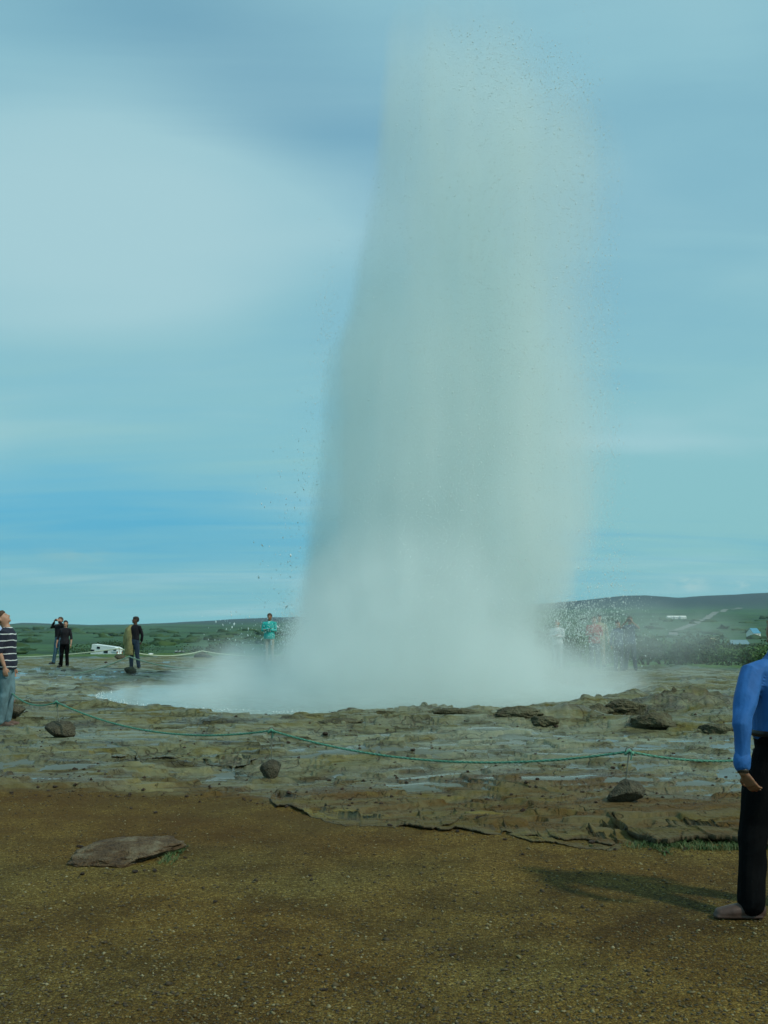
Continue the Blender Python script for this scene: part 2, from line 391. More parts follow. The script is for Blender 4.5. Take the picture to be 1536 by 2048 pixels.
# ------------------------------------------------------------------ ground material
def ground_material():
    m, nt, b = new_mat('ground')
    geo = nt.new('ShaderNodeNewGeometry'); P = geo.outputs['Position']
    x, y, z = nt.sep(P)
    dist = nt.new('ShaderNodeVectorMath', operation='LENGTH'); nt.l.new(P, dist.inputs[0]); dist = dist.outputs['Value']
    plate = nt.attr('plate'); wet = nt.attr('wet'); mound = nt.attr('mound'); crust = nt.attr('crust'); grass = nt.attr('grass'); pale = nt.attr('pale')
    # gravel
    g1 = nt.voro(P, 75); g2 = nt.voro(P, 190); gn = nt.noise(P, 2.2, 5, 0.6); gb = nt.noise(P, .55, 3, .5)
    gc = nt.ramp(nt.sep(g1.outputs['Color'])[0], [(0.0, (.048, .030, .006)), (.45, (.108, .075, .016)), (.8, (.172, .127, .030)), (.93, (.30, .24, .075)), (1.0, (.42, .35, .13))])
    gc = nt.mix(.55, gc, nt.ramp(nt.sep(g2.outputs['Color'])[1], [(0.0, (.036, .023, .006)), (.6, (.120, .084, .019)), (1.0, (.25, .195, .055))]))
    gc = nt.mix(nt.smooth(gn, .40, .66), gc, nt.mix(1.0, gc, (.68, .62, .56), 'MULTIPLY'))
    gl = nt.noise(nt.mapping(P, (.25, .45, 1), (0, 0, .4), (2.3, 1.1, 0)), 1.3, 4, .6)
    gc = nt.mix(nt.smooth(gl, .45, .62, 0, .6), gc, nt.mix(1.0, gc, (.60, .50, .45), 'MULTIPLY'))
    gc = nt.mix(nt.m('MULTIPLY', nt.smooth(y, 6.8, 9.3), nt.smooth(gn, .35, .6, .2, .55)), gc, nt.mix(gn, (.060, .034, .008), (.110, .064, .016)))
    gc = nt.mix(nt.smooth(gb, .40, .62), nt.mix(1.0, gc, (1.05, .90, .75), 'MULTIPLY'), gc)
    # wet silica crust
    pn = nt.noise(nt.mapping(P, (.7, 1.5, 1)), 1.6, 6, .62); pn2 = nt.noise(nt.mapping(P, (1.6, 4, 1)), 5, 5, .65)
    pc = nt.ramp(pn, [(.28, (.040, .034, .010)), (.42, (.095, .090, .040)), (.52, (.165, .170, .090)), (.62, (.115, .095, .018)), (.74, (.21, .21, .10))])
    pc = nt.mix(nt.smooth(pn2, .5, .72), pc, nt.mix(1.0, pc, (.52, .48, .43), 'MULTIPLY'))
    cv = nt.new('ShaderNodeVectorMath', operation='ADD'); nt.l.new(nt.mapping(P, (.55, 1.25, 0)), cv.inputs[0])
    cn = nt.new('ShaderNodeTexNoise'); nt.l.new(P, cn.inputs['Vector']); cn.inputs['Scale'].default_value = 1.7; cn.inputs['Detail'].default_value = 4
    cs = nt.new('ShaderNodeVectorMath', operation='SCALE'); nt.l.new(cn.outputs['Color'], cs.inputs[0]); cs.inputs['Scale'].default_value = 1.1; nt.l.new(cs.outputs[0], cv.inputs[1])
    ck = nt.smooth(nt.voro(cv.outputs[0], 1.5, 'DISTANCE_TO_EDGE').outputs['Distance'], 0.0, .035); ck2 = nt.smooth(nt.voro(cv.outputs[0], 4.2, 'DISTANCE_TO_EDGE').outputs['Distance'], 0.0, .05)
    ckm = nt.m('MULTIPLY', nt.m('MINIMUM', ck, nt.m('MAXIMUM', ck2, nt.smooth(pn, .40, .55))), 1.0)
    pc = nt.mix(ckm, nt.mix(1.0, pc, (.55, .48, .40), 'MULTIPLY'), pc)
    # rusty brown towards the gravel, pale silica further off
    och = nt.smooth(y, 9.0, 12.5, .95, 0.0)
    pc = nt.mix(nt.m('MULTIPLY', och, nt.smooth(pn, .35, .66, 1.0, .45)), pc, nt.mix(pn2, (.065, .033, .008), (.14, .078, .018)))
    yel = nt.noise(nt.mapping(P, (.5, 1.6, 1)), 1.1, 4, .6)
    pc = nt.mix(nt.m('MULTIPLY', nt.smooth(yel, .56, .70), .6), pc, (.22, .18, .045))
    pc = nt.mix(nt.m('MULTIPLY', pale, nt.smooth(pn, .35, .6)), pc, (.30, .33, .23))
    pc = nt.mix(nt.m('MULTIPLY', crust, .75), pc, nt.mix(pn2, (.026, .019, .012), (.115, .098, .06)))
    c = nt.mix(plate, gc, pc)
    # dry flats and grass
    fl = nt.mix(nt.noise(nt.mapping(P, (.15, .6, 1)), 1.5, 5, .6), (.10, .105, .038), (.20, .18, .075))
    c = nt.mix(nt.attr('flats'), c, fl)
    s1 = nt.noise(nt.mapping(P, (.0020, .0045, .002)), 1.0, 7, .6, .6); s2 = nt.noise(nt.mapping(P, (.012, .03, .01)), 1.0, 6, .65)
    s3 = nt.noise(nt.mapping(P, (.00045, .0016, .001)), 1.0, 5, .55, .4)
    gg = nt.ramp(s1, [(.30, (.020, .050, .020)), (.45, (.033, .092, .030)), (.55, (.062, .140, .038)), (.70, (.048, .115, .036))])
    gg = nt.mix(nt.smooth(s2, .42, .64, .75, 0), gg, (.012, .030, .014))
    gg = nt.mix(nt.smooth(s3, .40, .60, .0, .6), gg, (.05, .125, .05))
    # near lush strip
    gnr = nt.noise(nt.mapping(P, (.3, .9, 1)), 2.0, 5, .6)
    gg = nt.mix(nt.smooth(dist, 60, 130, 1, 0), gg, nt.mix(gnr, (.035, .085, .018), (.10, .165, .035)))
    # blue of distant haze painted into the farthest ridge's colour
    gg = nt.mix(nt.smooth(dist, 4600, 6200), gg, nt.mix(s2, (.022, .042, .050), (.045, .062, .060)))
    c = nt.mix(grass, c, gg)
    # wet darkening of the base, which is what water does to stone
    c = nt.mix(nt.m('MULTIPLY', wet, .45), c, nt.mix(1.0, c, (.5, .5, .5), 'MULTIPLY'))
    nt.l.new(c, b.inputs['Base Color'])
    sheen = nt.m('MULTIPLY', nt.smooth(nt.noise(nt.mapping(P, (.35, 1.3, 1), (0,0,0), (4,2,0)), 2.0, 6, .65), .44, .56), nt.smooth(y, 9.0, 11.5, .1, .75))
    wet = nt.m('MAXIMUM', wet, sheen)
    ro = nt.m('SUBTRACT', .88, nt.m('MULTIPLY', plate, nt.m('ADD', .13, nt.m('MULTIPLY', wet, .55))))
    nt.l.new(nt.m('MAXIMUM', ro, nt.m('MULTIPLY', grass, .9)), b.inputs['Roughness'])
    nt.l.new(nt.m('ADD', .12, nt.m('MULTIPLY', nt.m('MULTIPLY', plate, wet), .5)), b.inputs['Specular IOR Level'])
    # relief
    hb = nt.m('ADD', nt.m('MULTIPLY', g1.outputs['Distance'], -1.0), nt.m('MULTIPLY', gn, .6))
    hg = nt.m('MULTIPLY', hb, nt.m('SUBTRACT', 1.0, plate))
    nb = nt.bump(hg, .9, .010)
    hp = nt.m('MULTIPLY', nt.m('ADD', nt.noise(nt.mapping(P, (1, 1.8, 1)), 9, 8, .68), nt.m('ADD', nt.m('MULTIPLY', nt.noise(P, 40, 4, .6), .25), nt.m('MULTIPLY', ckm, .45))), nt.m('MULTIPLY', plate, nt.m('SUBTRACT', 1, grass)))
    nb = nt.bump(hp, .9, .036, nb)
    nb2 = nt.bump(nt.m('MULTIPLY', nt.m('ADD', s2, s1), grass), .6, 6.0, nb)
    nt.l.new(nb2, b.inputs['Normal'])
    return m
near = rG < 60
w_az = sst(-4, 7, azG)
crest = 47*(1-w_az)+35.5*w_az + 1.2*fbm(GX*.3, GYv*.3, 3)
grass = sst(0, 3.0, rG-crest)
flats = sst(-13, -5, rG-crest)*(1-.6*w_az)*(GYv > 0) * sst(-.35, .1, fbm(GX*.25, GYv*.8, 3)+ .5*sst(-8, -2, rG-crest))
crust = np.clip(mo*3.2, 0, 1)*sst(.15, .75, bil) + sst(.6, .95, terr/.03 - np.floor(terr/.03))*.0
_yb = np.interp(GX, _ybx, _yby) + .45*fbm(GX*.9, GYv*.9, 3) + .2*fbm(GX*3, GYv*3, 2)
crust = np.clip(crust + 1.1*np.exp(-((GYv-_yb-.01)/.035)**2)*sst(-1.6, -.6, GX)*(GYv > 0), 0, 1)  # dark line at the gravel edge: brown ledge face plus painted undercut shade
pale = (sst(19, 25, rG)*(1-sst(33, 42, rG))*(.35+.65*(1-sst(-2, 2, azG))) + .75*np.exp(-((GYv-13.5)/3.2)**2)*(.35+.65*sst(-3, 3, GX)))*sst(-.25, .3, fbm(GX*.35+3, GYv*.6, 3))
M_ground = ground_material()
Vc = np.vstack([V, [[0, 0, gz(0.01, 0.01)]]])
cidx = len(V)
tri = np.stack([np.arange(na), (np.arange(na)+1) % na, np.full(na, cidx), np.full(na, cidx)], -1)
def ext(a): return np.append(a, 0.0)
g = arr_mesh('ground', V, Q, M_ground, None, True, {'plate': mk, 'wet': wetn, 'mound': mo, 'crust': crust, 'grass': grass, 'flats': flats, 'pale': np.clip(pale, 0, 1)})
tag(g, kind='structure')

# ------------------------------------------------------------------ water: puddles on the crust and the pool round the vent
def water_material(name, milky=0.0):
    m, nt, b = new_mat(name)
    b.inputs['Base Color'].default_value = (.11+.3*milky, .125+.42*milky, .095+.40*milky, 1)
    b.inputs['Roughness'].default_value = .06+.2*milky; b.inputs['IOR'].default_value = 1.33
    b.inputs['Specular IOR Level'].default_value = .5
    geo = nt.new('ShaderNodeNewGeometry')
    h = nt.noise(nt.mapping(geo.outputs['Position'], (1, 1.6, 1)), 22 if not milky else 6, 3, .5)
    nt.l.new(nt.bump(h, .25 if not milky else .6, .004 if not milky else .03), b.inputs['Normal'])
    return m
M_water = water_material('puddle_water'); M_pool = water_material('pool_water', .5)
fz = H[Q].min(1) - W[Q].max(1)
fr = rG[Q].max(1)
sel = (fz < 0.0) & (fr < 44) & (rimd[Q].min(1) > 1.0) & (fr > 6.0) & (mk[Q].min(1) > .5)
Qs = Q[sel]; u, invi = np.unique(Qs, return_inverse=True)
tag(arr_mesh('puddle_water', np.stack([GX[u], GYv[u], W[u]], -1), invi.reshape(-1, 4), M_water), kind='structure')
sel = rimd[Q].min(1) < 1.03
Qs = Q[sel]; u, invi = np.unique(Qs, return_inverse=True)
tag(arr_mesh('pool_water', np.stack([GX[u], GYv[u], np.full(len(u), .085)+.02*fbm(GX[u]*1.5, GYv[u]*1.5, 3)], -1), invi.reshape(-1, 4), M_pool), kind='structure')
# ------------------------------------------------------------------ the eruption: water column, droplets, foam and steam
COLT = [(-60, 835, 985), (0, 800, 1035), (70, 772, 1095), (150, 764, 1135), (220, 760, 1185), (300, 752, 1228), (400, 741, 1245), (500, 719, 1232),
        (640, 690, 1235), (700, 662, 1238), (900, 640, 1236), (1020, 622, 1218), (1110, 611, 1198), (1180, 604, 1155), (1250, 596, 1110), (1400, 570, 1110)]
ZMAX = 19.0
tab = []
for (py, a, b) in COLT:
    pa = at(a, py, GYY); pb = at(b, py, GYY); tab.append((pa.z, pa.x, pb.x))
tab.append((-.2, tab[-1][1], tab[-1][2])); tab.sort()
TZ = np.array([t[0] for t in tab]); TL = np.array([t[1] for t in tab]); TR = np.array([t[2] for t in tab])
def curve_node(nt, val, xs, ys):
    n = nt.new('ShaderNodeFloatCurve'); c = n.mapping.curves[0]
    while len(c.points) < len(xs): c.points.new(.5, .5)
    for p, a, b in zip(c.points, xs, ys): p.location = (a, b); p.handle_type = 'AUTO_CLAMPED'
    n.mapping.use_clip = False; n.mapping.update(); nt.put(n.inputs[1], val); return n.outputs[0]
def vol_mat(name, build, color, aniso=0.15, step=1.0):
    m = bpy.data.materials.new(name); m.use_nodes = True; nt = NT(m.node_tree)
    nt.n.remove(nt.n['Principled BSDF']); v = nt.new('ShaderNodeVolumePrincipled')
    v.inputs['Color'].default_value = (*color, 1); v.inputs['Anisotropy'].default_value = aniso
    geo = nt.new('ShaderNodeNewGeometry'); P = geo.outputs['Position']
    nt.put(v.inputs['Density'], build(nt, P)); nt.l.new(v.outputs[0], nt.n['Material Output'].inputs['Volume'])
    m.cycles.volume_step_rate = step
    return m
def column_density(nt, P):
    wob = nt.noise(nt.mapping(P, (.30, .30, .30)), 1.0, 3, .55)
    wob2 = nt.noise(nt.mapping(P, (2.2, 2.2, .40)), 1.0, 4, .65)
    x, y, z = nt.sep(P)
    t = nt.m('DIVIDE', z, ZMAX)
    xl = nt.m('SUBTRACT', nt.m('MULTIPLY', curve_node(nt, t, TZ/ZMAX, (TL+5)/12), 12), 5)
    xr = nt.m('SUBTRACT', nt.m('MULTIPLY', curve_node(nt, t, TZ/ZMAX, (TR+5)/12), 12), 5)
    c = nt.m('MULTIPLY', nt.m('ADD', xl, xr), .5); r = nt.m('MULTIPLY', nt.m('SUBTRACT', xr, xl), .5)
    s = nt.m('DIVIDE', nt.m('SUBTRACT', x, c), r); q = nt.m('DIVIDE', nt.m('SUBTRACT', y, GYY), nt.m('MINIMUM', nt.m('ADD', r, .15), 3.3))
    rho = nt.m('SQRT', nt.m('ADD', nt.m('MULTIPLY', s, s), nt.m('MULTIPLY', q, q)))
    right = nt.smooth(s, -.85, .7)
    rho = nt.m('ADD', rho, nt.m('MULTIPLY', nt.m('SUBTRACT', wob, .5), nt.m('ADD', .04, nt.m('MULTIPLY', right, .55))))
    rho = nt.m('ADD', rho, nt.m('MULTIPLY', nt.m('SUBTRACT', wob2, .5), nt.m('ADD', .17, nt.m('MULTIPLY', right, .26))))
    e = nt.m('ADD', .10, nt.m('MULTIPLY', right, .50))
    body = nt.m('DIVIDE', nt.m('SUBTRACT', 1.03, rho), e, clamp=True)
    st = nt.noise(nt.mapping(P, (1.5, 1.5, .10)), 1.0, 4, .6, .2)
    st2 = nt.noise(nt.mapping(P, (.38, .38, .20), (0, R(-14), 0)), 1.0, 3, .5)
    d = nt.m('MULTIPLY', body, nt.m('MULTIPLY', nt.smooth(st, .30, .72, .35, 1.6), nt.smooth(st2, .3, .7, .45, 1.5)))
    h = curve_node(nt, t, [0, .12, .25, .4, .6, .77, .835, .88, .915, 1], [2.2, 1.3, .72, .50, .38, .27, .14, .05, .01, 0])
    return nt.m('MULTIPLY', d, h)
gey = tag(empty('geyser_eruption', (GYX, GYY, 0)), 'tall erupting geyser of white water and spray bursting from the steaming pool', 'geyser')
def lofted_domain(name, mat, mz=.25, k=1.12):
    V = []; F = []; zs = np.linspace(-.15, TZ[-1]+.3, 40); n = 28
    for z in zs:
        a = np.interp(z, TZ, TL); b = np.interp(z, TZ, TR); c, r = (a+b)/2, (b-a)/2
        rl = r*1.08+.12
        for j in range(n):
            th = 2*math.pi*j/n; cx = math.cos(th)
            V.append((c+cx*(rl if cx < 0 else r*k+.35), GYY+math.sin(th)*(min(r+.15, 3.3)*k+.2), z))
    L = len(zs)
    F = [(i*n+j, i*n+(j+1) % n, (i+1)*n+(j+1) % n, (i+1)*n+j) for i in range(L-1) for j in range(n)]
    p = PM(); p.add(V, F+[tuple(reversed(range(n))), tuple((L-1)*n+j for j in range(n))])
    return p.build(name, mat, None)
def adopt(o, root):
    o.parent = root; o.location = -Vector(root.location); return o
M_col = vol_mat('water_column', column_density, (.925, 1.0, .988), 0.0, .5)
adopt(lofted_domain('water_column', M_col), gey)

# droplets
def droplets(P, s, stretch, name, mat, parent=None):
    n = len(P); base = np.array([(1, 0, 0), (-1, 0, 0), (0, 1, 0), (0, -1, 0), (0, 0, 1), (0, 0, -1)], float)
    fc = np.array([(0, 2, 4), (2, 1, 4), (1, 3, 4), (3, 0, 4), (2, 0, 5), (1, 2, 5), (3, 1, 5), (0, 3, 5)])
    a = rng.random(n)*2*np.pi; tl = rng.normal(0, .5, n)
    B = base[None]*np.stack([s, s*rng.uniform(.6, 1, n), s*stretch], -1)[:, None, :]
    x = B[..., 0]*np.cos(tl)[:, None]+B[..., 2]*np.sin(tl)[:, None]; z = -B[..., 0]*np.sin(tl)[:, None]+B[..., 2]*np.cos(tl)[:, None]; y = B[..., 1]
    x2 = x*np.cos(a)[:, None]-y*np.sin(a)[:, None]; y2 = x*np.sin(a)[:, None]+y*np.cos(a)[:, None]
    V = np.stack([x2, y2, z], -1)+P[:, None, :]
    F = fc[None]+(np.arange(n)*6)[:, None, None]
    return arr_mesh(name, V.reshape(-1, 3), F.reshape(-1, 3), mat, parent, False)
M_drop, dn, db = new_mat('water_droplet')
db.inputs['Base Color'].default_value = (.86, .95, .93, 1); db.inputs['Roughness'].default_value = .12
db.inputs['Specular IOR Level'].default_value = .9; db.inputs['Coat Weight'].default_value = .5
_tr = dn.new('ShaderNodeBsdfTranslucent'); _tr.inputs[0].default_value = (.9, .98, .97, 1); _mx = dn.new('ShaderNodeMixShader'); _mx.inputs[0].default_value = .12
dn.l.new(db.outputs[0], _mx.inputs[1]); dn.l.new(_tr.outputs[0], _mx.inputs[2]); dn.l.new(_mx.outputs[0], dn.n['Material Output'].inputs['Surface'])
def pxcloud(n, gx, gy_, y0, y1, s0, s1, soft=True):
    """droplets spread normally about a photo area, at depths y0..y1"""
    px = rng.normal(gx[0], gx[1], n); py = rng.normal(gy_[0], gy_[1], n); y = rng.uniform(y0, y1, n)
    u = (px-768)/2048; v = (1024-py)/2048; t = y/(CP-v*SP)
    P = np.stack([u*t, y, CAMH+(SP+v*CP)*t], -1); s = s0*(s1/s0)**(rng.random(n)**2.2)
    k = P[:, 2] > .1; return P[k], s[k]
Ps, Ss = [], []
n = 52000
z = 14.6*rng.random(n)**1.35+.1; xl = np.interp(z, TZ, TL); xr = np.interp(z, TZ, TR)
s = rng.uniform(-1, 1, n)*.5+rng.uniform(-.53, .53, n)
yy = GYY-np.sqrt(np.clip(1-s*s, 0, 1))*3.1*rng.uniform(.35, 1.0, n)
Ps.append(np.stack([(xl+xr)/2+s*(xr-xl)/2, yy, z], -1)); Ss.append(.0040*(3.6)**(rng.random(n)**3.6))
n0 = n
for a in [(8500, (1125, 62), (1248, 36), 21.5, 26, .0045, .021), (900, (1205, 40), (1262, 30), 22, 26, .006, .024),
          (6500, (590, 17), (1290, 40), 22, 25, .0045, .018), (700, (560, 26), (1262, 30), 22, 26, .006, .022), (70, (478, 30), (1270, 22), 22, 26, .012, .034),
          (650, (600, 34), (1060, 130), 22, 25, .006, .024), (60, (560, 30), (1140, 90), 22, 26, .015, .04),
          (3600, (1190, 30), (780, 260), 21.5, 26, .005, .018), (900, (1230, 22), (1000, 190), 21.5, 26, .005, .018), (700, (1170, 26), (200, 90), 21.5, 26, .005, .016), (160, (1230, 28), (1170, 40), 22, 26, .008, .03),
          (60, (880, 40), (60, 40), 22, 26, .005, .016), (1400, (655, 14), (700, 110), 22, 24.5, .006, .016), (900, (632, 16), (930, 120), 22, 24.5, .006, .016)]:
    p_, s_ = pxcloud(*a); Ps.append(p_); Ss.append(s_)
Pd = np.concatenate(Ps); Sd = np.concatenate(Ss); Sd[n0:] *= .62; keep_ = (np.arange(len(Sd)) < n0) | (rng.random(len(Sd)) < .72) | (Pd[:, 2] < 3.2); Pd = Pd[keep_]; Sd = Sd[keep_]
adopt(tag(droplets(Pd, Sd, rng.uniform(.8, 2.8, len(Pd)), 'spray_droplets', M_drop), kind='stuff'), gey)
# foam where the pool boils against its lip
n = 450; th = rng.uniform(R(182), R(285), n)+rng.normal(0, .05, n); rr_ = .985-np.abs(rng.normal(0, .022, n))
fx, fy = BX+BRX*rr_*np.cos(th), BY+BRY*rr_*np.sin(th)
foam = droplets(np.stack([fx, fy, .10+np.abs(rng.normal(0, .03, n))*.45], -1), rng.uniform(.004, .017, n), rng.uniform(.5, 1, n), 'foam', M_drop)
tag(foam, kind='stuff')

# steam lying in the basin
STT = [(196, 1392), (235, 1376), (300, 1366), (360, 1352), (390, 1330), (425, 1298), (470, 1268), (520, 1285), (560, 1290), (610, 1190), (660, 1110), (760, 1060), (880, 1060), (980, 1155), (1070, 1268), (1185, 1292), (1235, 1305), (1275, 1345), (1325, 1380)]
sx = np.array([at(a, b, BY).x for a, b in STT]); sz = np.array([at(a, b, BY).z for a, b in STT])
def steam_density(nt, P):
    x, y, z = nt.sep(P)
    n1 = nt.noise(nt.mapping(P, (.55, .55, .75)), 1.0, 4, .6, .3); n2 = nt.noise(P, 1.5, 3, .6)
    tx = nt.m('DIVIDE', nt.m('ADD', x, 8), 16)
    top = curve_node(nt, tx, (sx+8)/16, sz/6)
    top = nt.m('MULTIPLY', top, 6)
    a = nt.m('ADD', nt.m('SUBTRACT', top, z), nt.m('MULTIPLY', nt.m('SUBTRACT', n1, .5), 1.9))
    a = nt.m('DIVIDE', a, nt.m('ADD', .7, nt.m('MULTIPLY', top, .85)), clamp=True)
    q = nt.m('DIVIDE', nt.m('SUBTRACT', y, BY+.1), 5.7); p = nt.m('DIVIDE', nt.m('SUBTRACT', x, BX+.1), 6.25)
    rho = nt.m('SQRT', nt.m('ADD', nt.m('MULTIPLY', q, q), nt.m('MULTIPLY', p, p)))
    b = nt.m('DIVIDE', nt.m('SUBTRACT', 1.04, nt.m('ADD', rho, nt.m('MULTIPLY', nt.m('SUBTRACT', n2, .5), .16))), .13, clamp=True)
    d = nt.m('MULTIPLY', nt.m('MULTIPLY', a, b), nt.smooth(n2, .30, .65, .35, 1.2))
    return nt.m('MULTIPLY', d, .75)
M_steam = vol_mat('steam', steam_density, (.925, 1.0, .988), 0.0, .6)
p = PM(); n = 20; xs_ = np.linspace(BX-6.3, BX+6.5, 34); V = []
for xx in xs_:
    e = math.sqrt(max(.02, 1-((xx-BX-.1)/6.45)**2)); tz = float(np.interp(xx, sx, sz))+.95
    for j in range(n):
        th = 2*math.pi*j/n; cy, cz = math.cos(th), math.sin(th)
        V.append((xx, BY+.1+math.copysign(abs(cy)**.6, cy)*(5.9*e+.1), (.0+max(cz, 0)**.6*tz) if cz > 0 else -.12))
L = len(xs_)
p.add(V, [(i*n+j, (i+1)*n+j, (i+1)*n+(j+1) % n, i*n+(j+1) % n) for i in range(L-1) for j in range(n)]+[tuple(range(n)), tuple(reversed([(L-1)*n+j for j in range(n)]))])
tag(p.build('steam', M_steam), kind='stuff')
# thin steam drifting off behind the right of the pool
def drift_density(nt, P):
    x, y, z = nt.sep(P)
    c = at(1262, 1282, 27.5)
    a = nt.m('DIVIDE', nt.m('SUBTRACT', x, c.x), 3.6); b = nt.m('DIVIDE', nt.m('SUBTRACT', y, 27.5), 2.5); d = nt.m('DIVIDE', nt.m('SUBTRACT', z, c.z), 1.3)
    rho = nt.m('SQRT', nt.m('ADD', nt.m('ADD', nt.m('MULTIPLY', a, a), nt.m('MULTIPLY', b, b)), nt.m('MULTIPLY', d, d)))
    n1 = nt.noise(nt.mapping(P, (.8, .8, 1.0)), 1.0, 4, .6)
    return nt.m('MULTIPLY', nt.m('MULTIPLY', nt.m('SUBTRACT', 1.0, rho, clamp=True), nt.smooth(n1, .32, .66)), .50)
cD = at(1262, 1282, 27.5)
p = PM().ball(cD, (3.6, 2.5, 1.3), n=20)
tag(p.build('steam_drift', vol_mat('steam_drift', drift_density, (.925, 1.0, .988), 0.0, 1.0)), kind='stuff')

# air: a faint even haze over the whole valley
hz_m = bpy.data.materials.new('haze'); hz_m.use_nodes = True; nt = NT(hz_m.node_tree); nt.n.remove(nt.n['Principled BSDF'])
v = nt.new('ShaderNodeVolumePrincipled'); v.inputs['Color'].default_value = (.62, .86, 1.0, 1); v.inputs['Density'].default_value = 3.6e-5
nt.l.new(v.outputs[0], nt.n['Material Output'].inputs['Volume'])
tag(PM().box((0, 0, 40), (18200, 18200, 440)).build('haze', hz_m), kind='stuff')

# ------------------------------------------------------------------ plain materials
def simple(name, col, rough=.7, var=.25, scale=12, bump=.2, dist=.01, spec=.3):
    m, nt, b = new_mat(name); tc = nt.new('ShaderNodeTexCoord'); P = tc.outputs['Object']
    n = nt.noise(P, scale, 5, .6)
    lo = tuple(c*(1-var) for c in col); hi = tuple(min(1, c*(1+var)) for c in col)
    nt.l.new(nt.mix(nt.smooth(n, .3, .7), lo, hi), b.inputs['Base Color'])
    b.inputs['Roughness'].default_value = rough; b.inputs['Specular IOR Level'].default_value = spec
    nt.l.new(nt.bump(n, bump, dist), b.inputs['Normal']); return m
def cloth(name, col, var=.2, rough=.85):
    m, nt, b = new_mat(name); tc = nt.new('ShaderNodeTexCoord'); P = tc.outputs['Object']
    n = nt.noise(nt.mapping(P, (1, 1, .6)), 9, 4, .6); w_ = nt.noise(P, 160, 2, .5)
    lo = tuple(c*(1-var) for c in col); hi = tuple(min(1, c*(1+var)) for c in col)
    nt.l.new(nt.mix(nt.smooth(n, .3, .7), lo, hi), b.inputs['Base Color'])
    b.inputs['Roughness'].default_value = rough; b.inputs['Specular IOR Level'].default_value = .2
    b.inputs['Sheen Weight'].default_value = .03
    nt.l.new(nt.bump(nt.m('ADD', n, nt.m('MULTIPLY', w_, .06)), .5, .02), b.inputs['Normal']); return m
def rock_mat(name, c0, c1, c2, sc=6):
    m, nt, b = new_mat(name); tc = nt.new('ShaderNodeTexCoord'); P = tc.outputs['Object']
    n = nt.noise(P, sc, 7, .65); n2 = nt.noise(P, sc*5, 5, .7); v = nt.voro(P, sc*9)
    c = nt.ramp(n, [(.3, c0), (.5, c1), (.68, c2)])
    c = nt.mix(nt.smooth(n2, .45, .7), c, nt.mix(1.0, c, (.55, .5, .48), 'MULTIPLY'))
    nt.l.new(c, b.inputs['Base Color']); b.inputs['Roughness'].default_value = .82; b.inputs['Specular IOR Level'].default_value = .3
    nt.l.new(nt.bump(nt.m('ADD', nt.m('ADD', n2, nt.m('MULTIPLY', n, 1.5)), nt.m('MULTIPLY', v.outputs['Distance'], .5)), 1.0, .035), b.inputs['Normal']); return m
M_boulder = rock_mat('boulder_stone', (.045, .042, .028), (.085, .078, .048), (.14, .128, .082))
M_slab = rock_mat('slab_stone', (.062, .034, .015), (.150, .094, .044), (.27, .22, .13), 8)
M_crust = rock_mat('crust_stone', (.045, .038, .024), (.10, .092, .048), (.15, .15, .085), 4)
M_peb = rock_mat('red_stone', (.06, .035, .022), (.11, .07, .045), (.19, .15, .11), 20)

def ico(sub):
    import bmesh
    bm = bmesh.new(); bmesh.ops.create_icosphere(bm, subdivisions=sub, radius=1)
    V = np.array([v.co[:] for v in bm.verts]); F = np.array([[v.index for v in f.verts] for f in bm.faces]); bm.free(); return V, F
ICO = {k: ico(k) for k in (2, 3, 4, 5)}
def rock_shape(size, seed, sub=4, cuts=7, rough=.12, flat=0):
    V, F = ICO[sub]; r = np.random.default_rng(seed); V = V.copy()
    for _ in range(cuts):
        nrm = r.normal(size=3); nrm /= np.linalg.norm(nrm); d = r.uniform(.50, .84)
        k = V @ nrm; V -= np.clip(k-d, 0, None)[:, None]*nrm[None]*.92
    o = seed*3.7
    n = fbm(V[:, 0]*1.3+o+V[:, 2], V[:, 1]*1.3-o+V[:, 2]*.7, 5, .6)+fbm(V[:, 2]*2.1+o, V[:, 0]*2.1+V[:, 1], 4, .6)*.6
    V = V*(1+rough*n)[:, None]
    if sub >= 5: V = V*(1+.07*fbm(V[:, 0]*5+o+V[:, 2]*3, V[:, 1]*5-o, 4, .6))[:, None]
    if flat: V[:, 2] = np.sign(V[:, 2])*np.abs(V[:, 2])**(1+flat)
    return V*np.array(size)/2, F
def rock(name, p, size, seed, mat, label=None, cat=None, rz=0, sink=.12, parent=None, tilt=(0, 0), smooth=True, group=None, **kw):
    V, F = rock_shape(size, seed, **kw)
    o = arr_mesh(name, V, F, mat, parent, smooth)
    zmin = V[:, 2].min()
    o.location = (p[0], p[1], p[2]-zmin*(1-sink)*.9 - sink*size[2]*.3) if parent is None else p
    o.rotation_euler = (tilt[0], tilt[1], rz)
    if label: tag(o, label, cat, group)
    return o

